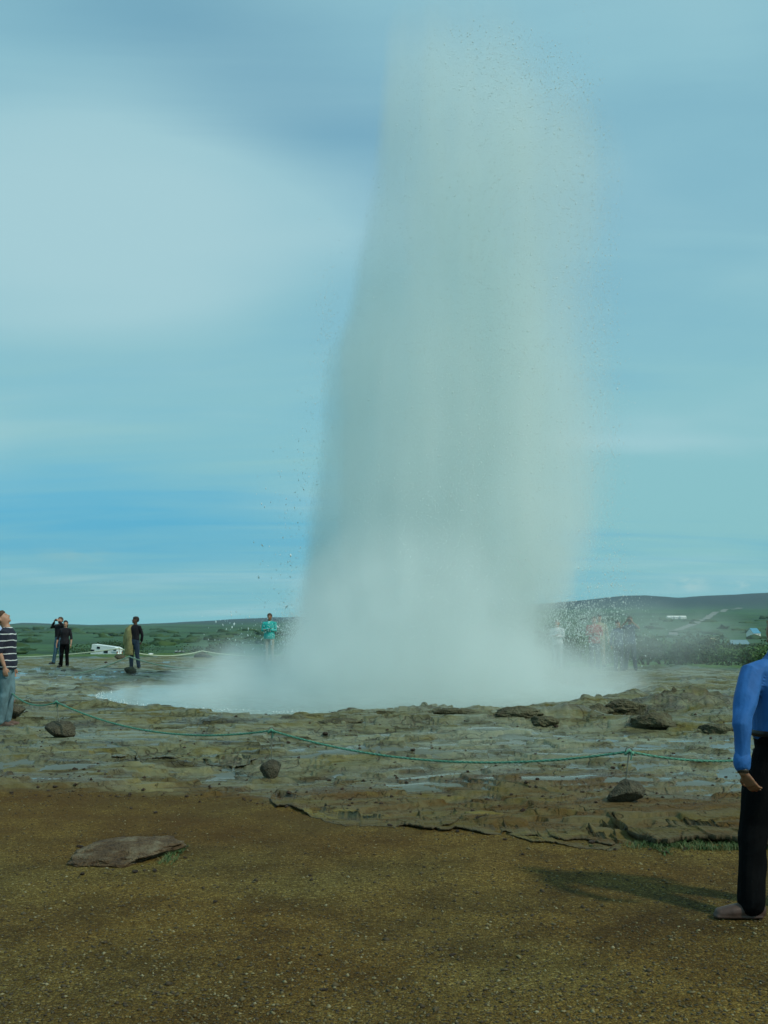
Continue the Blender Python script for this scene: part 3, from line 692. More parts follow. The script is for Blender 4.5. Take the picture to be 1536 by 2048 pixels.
# ------------------------------------------------------------------ rope posts standing in boulders, and the ropes
M_rod = simple('rod_steel', (.16, .17, .13), .5, .3, 30)
M_rope = simple('green_rope', (.085, .25, .17), .75, .35, 60, .4, .003)
M_rope2 = simple('pale_rope', (.42, .50, .36), .8, .2, 60, .3, .003)
def rope_post(px, py_base, py_top, sz, seed, label, rz=0, y=None):
    p = ground(px, py_base); p.y += sz[1]*.35; p.z = gz(p.x, p.y)
    root = tag(empty('rope_post', p), label, 'rope post', 'rope posts set in boulders')
    V, F = rock_shape(sz, seed, cuts=9, rough=.14); base = arr_mesh('stone_base', V, F, M_boulder, root)
    base.location = (0, 0, sz[2]*.25); base.rotation_euler = (0, 0, rz)
    top = at(px+(2 if py_base > 1500 else 0), py_top, p.y)
    h = top.z-p.z
    PM().tube([(0, 0, sz[2]*.5), ((top.x-p.x)*.5, 0, h*.6), (top.x-p.x, 0, h)], .0065 if p.y < 20 else .012, 8).build('rod', M_rod, root, True)
    ring = [(top.x-p.x+.03*math.cos(a), 0, h+.008+.03*math.sin(a)) for a in np.linspace(0, 2*math.pi, 15)]
    PM().tube(ring, .006, 6, caps=False).build('eyelet', M_rod, root, True)
    return Vector((top.x, top.y, top.z))
T1 = rope_post(113, 1476, 1404, (.42, .36, .30), 9, 'rope post in the leftmost front boulder, a tan stone with a pointed left end', 0.2)
T2 = rope_post(541, 1562, 1461, (.27, .26, .23), 12, 'rope post in the dark upright boulder at the middle of the front rope', 0.6)
T3 = rope_post(1256, 1606, 1503, (.36, .28, .25), 21, 'rope post in the blocky boulder in front of the man in the blue shirt', 0.1)
T0 = rope_post(14, 1442, 1376, (.55, .4, .30), 5, 'rope post in the boulder behind the legs of the man in the striped shirt')
T5 = rope_post(258, 1347, 1313, (.40, .3, .26), 8, 'rope post in a squared tan stone at the feet of the man with the coat')
T6 = rope_post(238, 1319, 1297, (.5, .35, .30), 9, 'far rope post in a block of stone near the camper')
T7 = rope_post(404, 1316, 1302, (.9, .6, .35), 31, 'far rope post in a dark boulder beside the steam')
def span(A, B, sag, n):
    return [A.lerp(B, t)-Vector((0, 0, sag*4*t*(1-t))) for t in np.linspace(0, 1, n)]
def chain(name, pts, sags, r, mat, label, twist=True, res=.03):
    P = []
    for i in range(len(pts)-1):
        L = (pts[i+1]-pts[i]).length; q = span(pts[i], pts[i+1], sags[i], max(12, int(L/res)))
        P += q if i == 0 else q[1:]
    pm = PM()
    if twist:
        for k in range(3):
            Q_ = []; s_ = 0
            for i, p in enumerate(P):
                if i: s_ += (p-P[i-1]).length
                t = (P[min(i+1, len(P)-1)]-P[max(i-1, 0)]).normalized(); u_ = t.cross(Vector((0, 0, 1))).normalized(); w_ = t.cross(u_)
                a = s_/.16*2*math.pi+k*2*math.pi/3
                Q_.append(p+(u_*math.cos(a)+w_*math.sin(a))*r*.52)
            pm.tube(Q_, r*.56, 5)
        for T in pts[1:-1]:      # the knot at each post
            pm.tube([T+Vector((-.03, 0, -.02)), T+Vector((0, -.012, .012)), T+Vector((.03, 0, -.02))], r*1.3, 6)
            pm.tube([T+Vector((.012, -.01, 0)), T+Vector((.018, -.01, -.05)), T+Vector((.012, -.01, -.07))], r*.6, 5)
    else: pm.tube(P, r, 6)
    return tag(pm.build(name, mat, None, True), label, 'rope')
Toff = ground(1680, 1600); Toff = Vector((Toff.x, Toff.y, .52)); Tl = Vector((T0.x-3.6, 18.4, .5))
def sag_for(A, B, px, py):
    """sag so that the rope hangs through the height seen at that column"""
    best = None
    for t in np.linspace(.02, .98, 97):
        c = A.lerp(B, t); u = c.x/c.y
        k = (px-768)/2048
        d = abs(c.x - k*(c.y*CP+(c.z-CAMH)*SP))
        if best is None or d < best[0]: best = (d, t, c)
    _, t, c = best; z = at(px, py, c.y).z
    return max(.02, (c.z-z)/(4*t*(1-t)))
chain('green_rope', [Tl, T0, T1, T2, T3, Toff], [.25, sag_for(T0, T1, 70, 1410), sag_for(T1, T2, 330, 1466), sag_for(T2, T3, 960, 1525), sag_for(T3, Toff, 1420, 1522)],
      .0115, M_rope, 'green twisted rope hanging between the front boulders')
g5 = ground(150, 1352); g5.z += .03
chain('pale_rope', [g5, T5, Vector((at(430, 1340, 31).x, 31, .3))], [.06, .16], .020, M_rope2, 'pale rope rising from the crust to the post by the man with the coat', False, .3)
gl = at(-200, 1302, 44); 
chain('pale_rope', [gl, T6, T7, Vector((at(640, 1310, 47).x, 47, .35))], [sag_for(gl, T6, 80, 1313), .26, .25], .028, M_rope2, 'long pale rope along the far edge of the flats, past the camper', False, .4)

# ------------------------------------------------------------------ loose slabs, crust blocks and stones
def slab(px, py, w, d, h, seed, label, rz=0, tilt=(0, 0), mat=None, name='rock_slab', sink=.5, flat=.25):
    p = ground(px, py); p.y += d*.30; p.z = gz(p.x, p.y)
    V, F = rock_shape((w, d, h), seed, sub=5, cuts=6, rough=.34)
    o = arr_mesh(name, V, F, mat or M_slab); o.location = (p.x, p.y, p.z+h*.5-sink*h); o.rotation_euler = (tilt[0], tilt[1], rz)
    return tag(o, label, 'rock')
slab(240, 1726, .88, .62, .13, 41, 'brown flat rock slab lying alone on the gravel with grass at its right end', .30, (R(5), R(-2)), sink=.34)
def ledge(x0, x1, hgt, over, label, n=420, seed=0.0, y_off=0.0, back=.5, slope=.3):
    xs = np.linspace(x0, x1, n); y0 = np.interp(xs, _ybx, _yby); yb = y0+.35*fbm(xs*.9, y0*.9, 3)
    jag = np.abs(perlin(xs*2.3+seed, xs*0+seed*.37+.5))*.22+np.abs(perlin(xs*6.7+seed, xs*0+.3))*.07+np.abs(perlin(xs*17+seed, xs*0+.7))*.045+.015*fbm(xs*40+seed, xs*0+.4, 2)
    e = np.clip(np.minimum((xs-x0)/.12, (x1-xs)/.12), 0, 1)**.5
    fy = yb-.10+y_off+jag+(1-e)*back*.8
    h = hgt*(.75+.35*np.round(2.2*fbm(xs*1.4+seed, xs*0+2, 3))/2.2)*(.3+.7*e)
    h = h*((.2 if hgt < .06 else .65)+(.8 if hgt < .06 else .35)*sst(-.22, .05, perlin(xs*1.9+seed*1.3, xs*0+.61)))
    zt = terrain(xs, fy+.04)+h            # one flat sheet tops the ledge
    # (how far behind the lip, share of the height, how far it follows the flat sheet)
    prof = [(back, -.06, .0), (back*.8, .2, .2), (back*.6, .62, .6), (back*.35, .94, .9), (.10, 1.0, 1.0), (.014, .99, 1.0), (.002, .93, 1), (.0, .72, 1), (.006, .45, 1), (over*.45, .34, 1), (over, .24, 1), (over+.03, -.8, .0)]
    V = []; A_ = []
    for k, (py_, f, fl) in enumerate(prof):
        yy = fy+py_+.012*fbm(xs*11, xs*0+k*.45, 3)*(0 < k < 11)
        zz = terrain(xs, yy)
        z_ = (zz+h*f)*(1-fl)+(zt-h*(1-f))*fl if f < .9 else (zz+h)*(1-fl)+zt*fl
        z_ = z_+(.0035*fbm(xs*12+seed, xs*0+k*.4, 3))*(0 < k < 9)
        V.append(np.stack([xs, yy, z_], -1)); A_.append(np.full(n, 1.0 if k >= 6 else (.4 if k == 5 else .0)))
    V = np.stack(V, 0); L = len(prof)
    F = np.array([(i*n+j, i*n+j+1, (i+1)*n+j+1, (i+1)*n+j) for i in range(L-1) for j in range(n-1)]+[((L-1)*n+j, (L-1)*n+j+1, j+1, j) for j in range(n-1)])
    z0 = np.zeros(n*L)
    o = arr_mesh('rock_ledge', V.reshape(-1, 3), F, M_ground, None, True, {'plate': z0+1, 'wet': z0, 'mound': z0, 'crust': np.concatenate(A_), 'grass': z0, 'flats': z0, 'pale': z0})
    return tag(o, label, 'rock')
ledge(-1.05, .62, .034, .08, 'thin undercut rock ledge right of the middle rope post', 620, 1.3, .0, .6)
ledge(.30, 1.78, .030, .07, 'thin cracked rock ledge at the gravel edge below the rope', 560, 6.1, .02, .5)
ledge(.95, 1.72, .020, .05, 'lowest thin rock plate in front of the cracked ledge', 300, 9.4, -.16, .3)
ledge(1.86, 3.9, .095, .16, 'thick overhanging rock ledge above the grass, left of the man in black trousers', 700, 5.2, -.02, .8)
ledge(-3.2, -2.35, .030, .07, 'thin dark rock step on the left crust below the green rope', 300, 12.2, 2.15, .35)
ledge(-2.1, -1.45, .026, .06, 'short rock step between the two left rope posts', 240, 15.2, 2.2, .3)
CR = [(1195, 1436, .55, .40, .24, 'crust block at the left end of the raised mound right of the pool'), (1262, 1432, .75, .40, .22, 'long dark crust block on top of the raised mound'), (1318, 1458, .7, .5, .26, 'dark crust block below the raised mound near the wet flats'),
      (1375, 1412, .85, .5, .26, 'rounded crust block on the mound behind the blue sleeve'), (1030, 1438, .8, .4, .16, 'low crust block on the pool lip left of the gap'), (1088, 1432, .45, .3, .18, 'small crust block at the left side of the gap in the pool lip'),
      (905, 1428, .9, .35, .12, 'flat crust block on the middle of the pool lip'), (690, 1446, .75, .35, .12, 'dark crust block at the left start of the raised pool lip'), (1440, 1466, .5, .35, .2, 'pale rough crust block beside the blue sleeve'), (1246, 1405, .5, .35, .14, 'brown crust block on the far side of the mound crest')]
for i, (px, py, a, b, c, lb) in enumerate(CR):
    slab(px, py, a*1.05, b*1.05, c*1.12, 80+i, lb, rng.uniform(-.3, .3), (0, 0), M_crust, 'crust_rock', .45)
# single stones
proto = []
for i in range(6):
    V, F = rock_shape((1, .8, .6), 200+i, sub=3, cuts=8, rough=.15); o = arr_mesh('stone', V, F, M_peb); proto.append(o)
spots = [(825, 1510, 15), (1125, 1557, 12), (1226, 1537, 11), (1342, 1545, 9), (1075, 1560, 14), (1072, 1576, 10), (1023, 1590, 11), (935, 1544, 9), (577, 1486, 9), (650, 1470, 15), (1165, 1578, 10), (1027, 1552, 8),
         (992, 1532, 8), (1452, 1555, 8), (955, 1642, 9), (780, 1653, 15), (915, 1664, 12), (1100, 1672, 12), (1185, 1686, 18), (1010, 1680, 10), (1230, 1700, 9), (1045, 1710, 10), (700, 1600, 9), (160, 1695, 14),
         (312, 1626, 10), (345, 1676, 9), (262, 1618, 8), (270, 1745, 14), (165, 1750, 16), (310, 1742, 13), (370, 1716, 9), (110, 1575, 12), (150, 1540, 12), (650, 1981, 14), (905, 1912, 14), (1258, 1950, 12), (1370, 1699, 12), (1330, 1706, 12), (1300, 1700, 9), (430, 1805, 10), (620, 1752, 9), (212, 1326, 9), (1140, 1425, 12), (1112, 1458, 12)]
SL = {5: 'orange brown stone on the crust left of the rightmost boulder', 10: 'small stone close to the left side of the rightmost boulder', 13: 'small dark stone beside the hand of the man in the blue shirt', 30: 'small stone just right of the grass tuft by the lone slab', 34: 'lone brown stone in the lower middle of the gravel',
 39: 'small stone on the gravel some way right of the lone flat slab', 40: 'small stone on the open gravel below the middle rope post', 41: 'small stone on the flats near the two people by the left rope', 42: 'stone lying in the gap of the pool lip', 43: 'stone just in front of the gap of the pool lip', 31: 'brown stone at the gravel edge below the leftmost front boulder', 32: 'brown stone near the puddles at the far left', 24: 'stone on the gravel above the right end of the lone slab', 0: 'reddish stone standing in the long puddle behind the green rope', 1: 'dark red stone in a shallow puddle left of the rightmost boulder', 2: 'tan stone just left of the rightmost rod', 3: 'small dark stone lying in the large puddle right of the rightmost rod', 4: 'flat brown stone on the crust left of the dark red stone',
 15: 'brown stone just below the wide thin ledge', 18: 'largest loose stone at the gravel edge left of the grass', 23: 'stone just above the left end of the lone flat slab', 27: 'orange stone just below the lone flat slab', 28: 'dark stone near the pointed left end of the lone flat slab', 33: 'reddish stone near the bottom edge of the gravel', 35: 'pale stone on the gravel below the shoe of the man in blue', 8: 'dark stone on the crust just right of the middle rod', 9: 'dark red stone at the foot of the pool mound right of the middle rod'}
for i, (px, py, w_) in enumerate(spots):
    p = ground(px, py); s_ = w_/2048*p.y
    b_ = proto[i % 6]
    o = b_ if i < 6 else b_.copy()
    if i >= 6: COL.objects.link(o)
    o.name = 'stone'; o.location = (p.x, p.y, p.z+.16*s_); o.scale = (s_, s_*rng.uniform(.8, 1.1), s_*rng.uniform(.7, 1.0)); o.rotation_euler = (0, 0, rng.uniform(0, 6))
    tag(o, SL.get(i, 'small loose brown stone lying on the ground'), 'stone', None if i in SL else 'small loose stones')
# gravel: chips strewn over the open ground in front
M_chip, nt, b = new_mat('gravel_chip')
at_ = nt.attr('tone'); nt.l.new(nt.ramp(at_, [(0, (.045, .030, .012)), (.5, (.12, .092, .035)), (.8, (.20, .165, .070)), (1, (.27, .235, .13))]), b.inputs['Base Color']); b.inputs['Roughness'].default_value = .8
def chips(n, ylo, yhi, smin, smax, pw, crust=False):
    y = CAMH/(rng.uniform(CAMH/yhi, CAMH/ylo, n)); x = rng.uniform(-.56, .56, n)*y
    yb = np.interp(x, _ybx, _yby)
    k = (y > yb-.2) if crust else (y < yb+.5*(rng.random(n)**2)); x, y = x[k], y[k]
    z = terrain(x, y); n = len(x); s_ = smin*(smax/smin)**(rng.random(n)**pw)
    V0 = np.array([(1, 0, 0), (.2, .95, 0), (-.9, .4, 0), (-.6, -.8, 0), (.5, -.85, 0), (.1, .1, .75), (-.2, -.1, -.5)])
    F0 = np.array([(0, 1, 5), (1, 2, 5), (2, 3, 5), (3, 4, 5), (4, 0, 5), (1, 0, 6), (2, 1, 6), (3, 2, 6), (4, 3, 6), (0, 4, 6)])
    a = rng.random(n)*6.28; B = V0[None]*s_[:, None, None]*np.stack([np.ones(n), rng.uniform(.6, 1, n), rng.uniform(.5, 1, n)], -1)[:, None, :]
    B = B+rng.normal(0, .14, B.shape)*s_[:, None, None]
    x2 = B[..., 0]*np.cos(a)[:, None]-B[..., 1]*np.sin(a)[:, None]; y2 = B[..., 0]*np.sin(a)[:, None]+B[..., 1]*np.cos(a)[:, None]
    V = np.stack([x2+x[:, None], y2+y[:, None], B[..., 2]+(z+s_*.15)[:, None]], -1)
    tone = np.repeat(rng.random(n)**2.1, 7)
    return V.reshape(-1, 3), (F0[None]+(np.arange(n)*7)[:, None, None]).reshape(-1, 3), tone
V1, F1, t1 = chips(60000, 3.6, 10.5, .0022, .013, 2.6)
V3_, F3_, t3_ = chips(900, 3.8, 10.5, .008, .022, 3.0)
V2, F2, t2 = chips(5000, 9, 20, .006, .028, 3.2, True)
tag(arr_mesh('gravel', np.vstack([V1, V3_]), np.vstack([F1, F3_+len(V1)]), M_chip, None, False, {'tone': np.concatenate([t1, t3_*.7])}), kind='stuff')
tag(arr_mesh('stone_chips', V2, F2, M_peb, None, False), kind='stuff')

# grass tufts against the slabs
M_grass, nt, b = new_mat('grass_blade')
nt.l.new(nt.ramp(nt.attr('tone'), [(0, (.030, .075, .014)), (.6, (.060, .12, .025)), (1, (.17, .16, .06))]), b.inputs['Base Color']); b.inputs['Roughness'].default_value = .7
def blades(px0, px1, py0, py1, n, h):
    P = []; 
    a = ground(px0, py1); b_ = ground(px1, py1); c = ground((px0+px1)/2, py0)
    y0, y1 = min(a.y, b_.y), c.y
    V = []; F = []; T = []
    cl = [(rng.uniform(0, 1), rng.uniform(0, 1)) for _ in range(max(4, n//60))]
    for i in range(n):
        u_, v_ = cl[rng.integers(len(cl))]; u_ += rng.normal(0, .035); v_ += rng.normal(0, .10)
        x = a.x+(b_.x-a.x)*u_; y = y0+(y1-y0)*v_; z = gz(x, y)-.005
        th = rng.uniform(0, 6.28); l = h*rng.uniform(.2, 1)**1.4; le = rng.uniform(.3, 1.2)*l; wd = rng.uniform(.0015, .003)
        dx_, dy_ = math.cos(th), math.sin(th); k = len(V)
        for t, ww in ((0, 1), (.5, .8), (1, .12)):
            ox, oy, oz = dx_*le*t*t, dy_*le*t*t, l*t*(1-.25*t)
            V += [(x+ox-dy_*wd*ww, y+oy+dx_*wd*ww, z+oz), (x+ox+dy_*wd*ww, y+oy-dx_*wd*ww, z+oz)]
        F += [(k, k+1, k+3, k+2), (k+2, k+3, k+5, k+4)]; T += [rng.random()]*6
    return V, F, T
GV, GF, GT = [], [], []
for a in [(1275, 1560, 1680, 1700, 3600, .065), (1310, 1350, 1680, 1704, 700, .06), (318, 350, 1690, 1722, 800, .055), (1180, 1230, 1688, 1694, 80, .03)]:
    v, f, t = blades(*a); k = len(GV); GV += v; GF += [tuple(i+k for i in q) for q in f]; GT += t
tag(arr_mesh('grass', GV, GF, M_grass, None, False, {'tone': GT}), kind='stuff')

# ------------------------------------------------------------------ shrubs
def leaf_mat(name, lo, hi):
    m, nt, b = new_mat(name); nt.l.new(nt.ramp(nt.attr('tone'), [(0, lo), (1, hi)]), b.inputs['Base Color'])
    b.inputs['Roughness'].default_value = .75; b.inputs['Specular IOR Level'].default_value = .2; return m
M_leaf = leaf_mat('shrub_leaf', (.045, .105, .034), (.12, .22, .065)); M_leafd = leaf_mat('dark_shrub_leaf', (.022, .052, .020), (.055, .105, .035))
M_bark = simple('bark', (.07, .055, .04), .9)
def shrub(px, y, w, h, seed, label, mat=None, n=1900):
    h *= .78
    r = np.random.default_rng(seed); x = (px-768)/2048*y*1.0; z0 = gz(x, y)
    root = tag(empty('shrub', (x, y, z0)), label, 'shrub', 'shrubs beyond the flats')
    lob = [(r.uniform(-.36, .36)*w, r.uniform(-.3, .3)*w, h*r.uniform(.22, .66), r.uniform(.18, .34)*w, r.uniform(.16, .34)*h) for _ in range(9)]
    C = []; 
    li = r.integers(len(lob), size=n); d = r.normal(size=(n, 3)); d /= np.linalg.norm(d, axis=1)[:, None]; rad = r.uniform(.55, 1.08, n)[:, None]
    L = np.array(lob)[li]; C = L[:, :3]+d*rad*np.stack([L[:, 3], L[:, 3], L[:, 4]], -1)
    C[:, 2] = np.abs(C[:, 2])
    s_ = h*.035*r.uniform(.6, 1.5, n); a = r.normal(size=(n, 3)); a /= np.linalg.norm(a, axis=1)[:, None]; b_ = np.cross(a, r.normal(size=(n, 3))); b_ /= np.linalg.norm(b_, axis=1)[:, None]
    V = np.stack([C-a*s_[:, None], C+b_*s_[:, None]*.8, C+a*s_[:, None], C-b_*s_[:, None]*.8], 1).reshape(-1, 3)
    F = np.arange(4*n).reshape(-1, 4)
    arr_mesh('foliage', V, F, mat or M_leaf, root, False, {'tone': np.repeat(r.random(n), 4)})
    pm = PM()
    for _ in range(5):
        q = lob[r.integers(len(lob))]; pm.tube([(q[0]*.1, q[1]*.1, -.1), (q[0]*.5, q[1]*.5, q[2]*.55), (q[0], q[1], q[2])], [.05*h*.5, .03*h*.5, .012*h], 6)
    pm.build('stem', M_bark, root, True)
SH = [(1120, 66, 4, 2.6, 'shrub seen through the spray behind the person in white'), (1175, 70, 4, 2.8, 'shrub behind the person in the red jacket'), (1222, 62, 3.6, 2.6, 'shrub behind the person in dark blue'), (1288, 58, 3.2, 2.7, 'green shrub right of the person with raised arms'),
      (1318, 75, 5, 3.4, 'tall shrub right of the drifting steam'), (1352, 64, 3.6, 2.2, 'low pale shrub in the middle of the right hand row'), (1392, 56, 3.2, 2.9, 'rounded green shrub left of the greenhouse'), (1425, 70, 4.6, 2.6, 'wide shrub just left of the greenhouse'),
      (1452, 60, 2.6, 1.7, 'small shrub below the greenhouse'), (1492, 63, 4, 2.2, 'shrub just left of the man in the blue shirt'), (1530, 58, 3.4, 2.4, 'shrub behind the shoulder of the man in the blue shirt')]
for i, (px, y, w_, h_, lb) in enumerate(SH): shrub(px, y, w_, h_, 300+i, lb, M_leaf if i % 3 else M_leafd)
shrub(422, 92, 4.6, 3.2, 330, 'dark shrub left of the steam cloud', M_leafd, 1800); shrub(470, 100, 5, 2.6, 331, 'dark low shrub just behind the left edge of the steam', M_leafd)
shrub(350, 125, 6, 2.2, 332, 'low dark shrub above the white parked car', M_leafd); shrub(215, 240, 22, 6.0, 333, 'long dark shrub right behind the camper', M_leafd, 2600)
# far scrub on the plain, one mass
n = 1900; azr = np.radians(rng.uniform(-27, 27, n)); rr_ = 130*(2600/130)**rng.random(n)
qx, qy = rr_*np.sin(azr), rr_*np.cos(azr); kk = fbm(qx/90, qy/260, 3) > .05; qx, qy, rr_ = qx[kk], qy[kk], rr_[kk]; qz = terrain(qx, qy); n = len(qx)
CV, CF, CT = [], [], []
V0, F0 = ICO[2]
sz_ = .7+rr_*.0022
Vb = V0[None]*(1+.35*rng.normal(size=(n, len(V0), 1)))*np.stack([sz_*rng.uniform(1, 3, n), sz_*rng.uniform(1, 3, n), sz_*rng.uniform(.5, 1.0, n)], -1)[:, None, :]
Vb = Vb+np.stack([qx, qy, qz], -1)[:, None, :]
tag(arr_mesh('scrubland', Vb.reshape(-1, 3), (F0[None]+(np.arange(n)*len(V0))[:, None, None]).reshape(-1, 3), M_leafd, None, False, {'tone': np.repeat(rng.random(n), len(V0))}), kind='stuff')

# ------------------------------------------------------------------ far road, farm buildings
M_road = simple('road', (.19, .20, .17), .9, .1)
rp = [far_hit(a, b, 300) for a, b in [(1345, 1262), (1365, 1257), (1385, 1249), (1405, 1240), (1425, 1229), (1448, 1221), (1480, 1216)]]
V = []; 
den = []
for i in range(len(rp)-1):
    for t in np.linspace(0, 1, 14)[:-1]: den.append(rp[i].lerp(rp[i+1], t))
den.append(rp[-1])
for i, p in enumerate(den):
    t = (den[min(i+1, len(den)-1)]-den[max(i-1, 0)]); t.z = 0; t.normalize(); nrm = Vector((-t.y, t.x, 0))
    wd = 3.0+.0022*p.y
    for s_ in (-1, 1):
        q = p+nrm*s_*wd; V.append((q.x, q.y, gz(q.x, q.y)+.6))
tag(arr_mesh('road', V, [(2*i, 2*i+1, 2*i+3, 2*i+2) for i in range(len(den)-1)], M_road), kind='structure')
M_wallw = simple('white_wall', (.70, .72, .66), .8, .08); M_wallt = simple('tan_wall', (.42, .36, .22), .8, .1); M_roofb = simple('blue_roof', (.07, .26, .38), .6, .1); M_roofg = simple('grey_roof', (.20, .21, .20), .7, .1)
M_dark = simple('dark_glass', (.02, .025, .03), .25, .1); M_door = simple('door_paint', (.16, .10, .06), .6, .1)
def house(px, py, W_, L_, Hh, rh, wall, roof, label, name='house', rz=0, r0=400, r1=6500):
    p = far_hit(px, py, r0, r1); root = tag(empty(name, p, rz), label, 'greenhouse' if name == 'greenhouse' else 'building')
    a, b_ = W_/2, L_/2
    PM().add([(-a, -b_, -1), (a, -b_, -1), (a, b_, -1), (-a, b_, -1), (-a, -b_, Hh), (a, -b_, Hh), (a, b_, Hh), (-a, b_, Hh), (a, 0, Hh+rh), (-a, 0, Hh+rh)],
             [(0, 1, 5, 4), (2, 3, 7, 6), (1, 2, 6, 8, 5), (3, 0, 4, 9, 7), (0, 3, 2, 1), (4, 5, 8, 9), (6, 7, 9, 8)]).build('wall', wall, root)
    o = .35; t = .18
    PM().add([(-a-o, -b_-o, Hh-.1), (a+o, -b_-o, Hh-.1), (a+o, 0, Hh+rh+t), (-a-o, 0, Hh+rh+t), (-a-o, b_+o, Hh-.1), (a+o, b_+o, Hh-.1),
              (-a-o, -b_-o, Hh+.08), (a+o, -b_-o, Hh+.08), (a+o, 0, Hh+rh+t+.2), (-a-o, 0, Hh+rh+t+.2), (-a-o, b_+o, Hh+.08), (a+o, b_+o, Hh+.08)],
             [(0, 3, 2, 1), (3, 4, 5, 2), (6, 7, 8, 9), (9, 8, 11, 10), (0, 1, 7, 6), (5, 4, 10, 11), (1, 2, 8, 7), (2, 5, 11, 8), (3, 0, 6, 9), (4, 3, 9, 10)]).build('roof', roof, root)
    PM().box((-a*.5, -b_-.03, Hh*.55), (1.2, .1, 1.2)).build('window', M_dark, root); PM().box((a*.5, -b_-.03, Hh*.55), (1.2, .1, 1.2)).build('window', M_dark, root)
    PM().box((0, -b_-.04, 1.0), (1.0, .1, 2.1)).build('door', M_door, root)
    return root
house(1507, 1273, 11, 8, 3.0, 4.6, M_wallw, M_roofb, 'small house with a steep blue roof near the right edge', rz=R(35), r0=700)
house(1346, 1275, 7, 5, 2.6, 1.6, M_wallw, M_roofg, 'small white farm building below the lower end of the road', r0=500)
house(1425, 1286, 7.5, 4, 2.0, 1.0, M_wallt, M_wallt, 'low tan shed left of the greenhouse', name='shed', r0=350)
house(1476, 1302, 5.0, 3.5, 2.0, .9, simple('greenhouse_pane', (.10, .17, .20), .3, .1), simple('greenhouse_roof', (.14, .24, .27), .35, .1), 'blue grey greenhouse among the shrubs at the right', name='greenhouse', rz=R(8), r0=260, r1=420)
for i, (px, w_) in enumerate([(1340, 10), (1347, 8), (1356, 13), (1366, 9)]):
    house(px, 1238, w_*1.5, 12, 4.5, 3, M_wallw, M_wallw, ['westernmost building of the distant white farm', 'second building of the distant white farm', 'largest building of the distant white farm', 'easternmost building of the distant white farm'][i], name='farm_building', r0=1500)

# ------------------------------------------------------------------ camper and garden chairs below the edge of the flats
M_white = simple('white_paint', (.74, .80, .76), .4, .05); M_tyre = simple('tyre', (.02, .02, .02), .8, .1)
def camper():
    y = 200.0; p = at(207, 1310, y); p.z = gz(p.x, p.y)+.15
    root = tag(empty('camper', p), 'white camper van with dark windows parked below the flats, nose to the right', 'camper'); root.rotation_euler = (0, R(5), R(-14))
    zt = at(200, 1290, y).z-p.z; h = zt
    PM().add([(-2.3, -1.05, .9), (2.0, -1.05, .9), (2.0, -1.05, h-1.05), (3.25, -1.05, h-1.05), (3.3, -1.05, h-.35), (2.6, -1.05, h-.12), (-2.2, -1.05, h),
              (-2.3, 1.05, .9), (2.0, 1.05, .9), (2.0, 1.05, h-1.05), (3.25, 1.05, h-1.05), (3.3, 1.05, h-.35), (2.6, 1.05, h-.12), (-2.2, 1.05, h)],
             [(0, 1, 2, 3, 4, 5, 6), tuple(reversed(range(7, 14)))]+[(i, i+7, (i+1) % 7+7, (i+1) % 7) for i in range(7)]).build('body', M_white, root)
    PM().add([(2.0, -.95, .6), (4.6, -.95, .6), (4.6, -.95, 1.25), (3.7, -.95, 1.4), (3.2, -.95, h-1.1), (2.0, -.95, h-1.1), (2.0, .95, .6), (4.6, .95, .6), (4.6, .95, 1.25), (3.7, .95, 1.4), (3.2, .95, h-1.1), (2.0, .95, h-1.1)],
             [(0, 1, 2, 3, 4, 5), (11, 10, 9, 8, 7, 6)]+[(i, i+6, (i+1) % 6+6, (i+1) % 6) for i in range(6)]).build('cab', M_white, root)
    for (x, z, a, b_) in [(-.75, h-.55, .62, .42), (.9, h-1.15, .85, .55), (2.75, h-.62, .55, .34), (-1.9, h-1.25, .7, .5)]:
        f = PM().box((x, -1.075, z), (a, .05, b_)).build('window', M_dark, root)
        PM().box((x, -1.06, z+b_/2+.03), (a+.12, .05, .05)).build('frame', M_white, f)
    for x in (-1.3, 3.9):
        for s_ in (-1, 1):
            PM().tube([(x, s_*.85, .38), (x, s_*1.05, .38)], .38, 18).build('wheel', M_tyre, root, True)
camper()
def parked_car(px, y, py_top, rz, label):
    x = (px-768)/2048*y; z = at(px, py_top, y).z-1.45; z = max(z, gz(x, y)); root = tag(empty('parked_car', (x, y, z), rz), label, 'car')
    W_ = .82
    prof = [(-2.05, .35), (2.05, .35), (2.08, .70), (1.95, .86), (1.15, .95), (-1.85, .98), (-2.06, .80)]
    def ext(pr, w_, w2, name, mat):
        n = len(pr); PM().add([(a, -w_, b) if b < 1 else (a, -w2, b) for a, b in pr]+[(a, w_, b) if b < 1 else (a, w2, b) for a, b in pr], [tuple(range(n)), tuple(reversed(range(n, 2*n)))]+[(i, i+n, (i+1) % n+n, (i+1) % n) for i in range(n)]).build(name, mat, root)
    ext(prof, W_, W_, 'body', M_white); ext([(-1.75, .95), (1.05, .93), (.35, 1.40), (-1.35, 1.42)], W_-.04, W_-.2, 'cabin_glass', M_dark)
    ext([(-1.42, 1.41), (.40, 1.39), (.25, 1.46), (-1.25, 1.47)], W_-.18, W_-.2, 'roof', M_white)
    for a in (-1.3, 1.3):
        for s_ in (-1, 1): PM().tube([(a, s_*.62, .32), (a, s_*.80, .32)], .32, 16).build('wheel', M_tyre, root, True)
parked_car(368, 205, 1302, .3, 'white parked car just beyond the flats, left of the dark boulder')
pws = ground(301, 1311); V, F = rock_shape((.30, .25, .16), 77, sub=3); o = arr_mesh('stone', V, F, simple('white_stone', (.66, .70, .66), .8, .1)); o.location = (pws.x, pws.y, pws.z+.05)
tag(o, 'small white stone at the far grassy edge right of the man with the coat', 'stone')

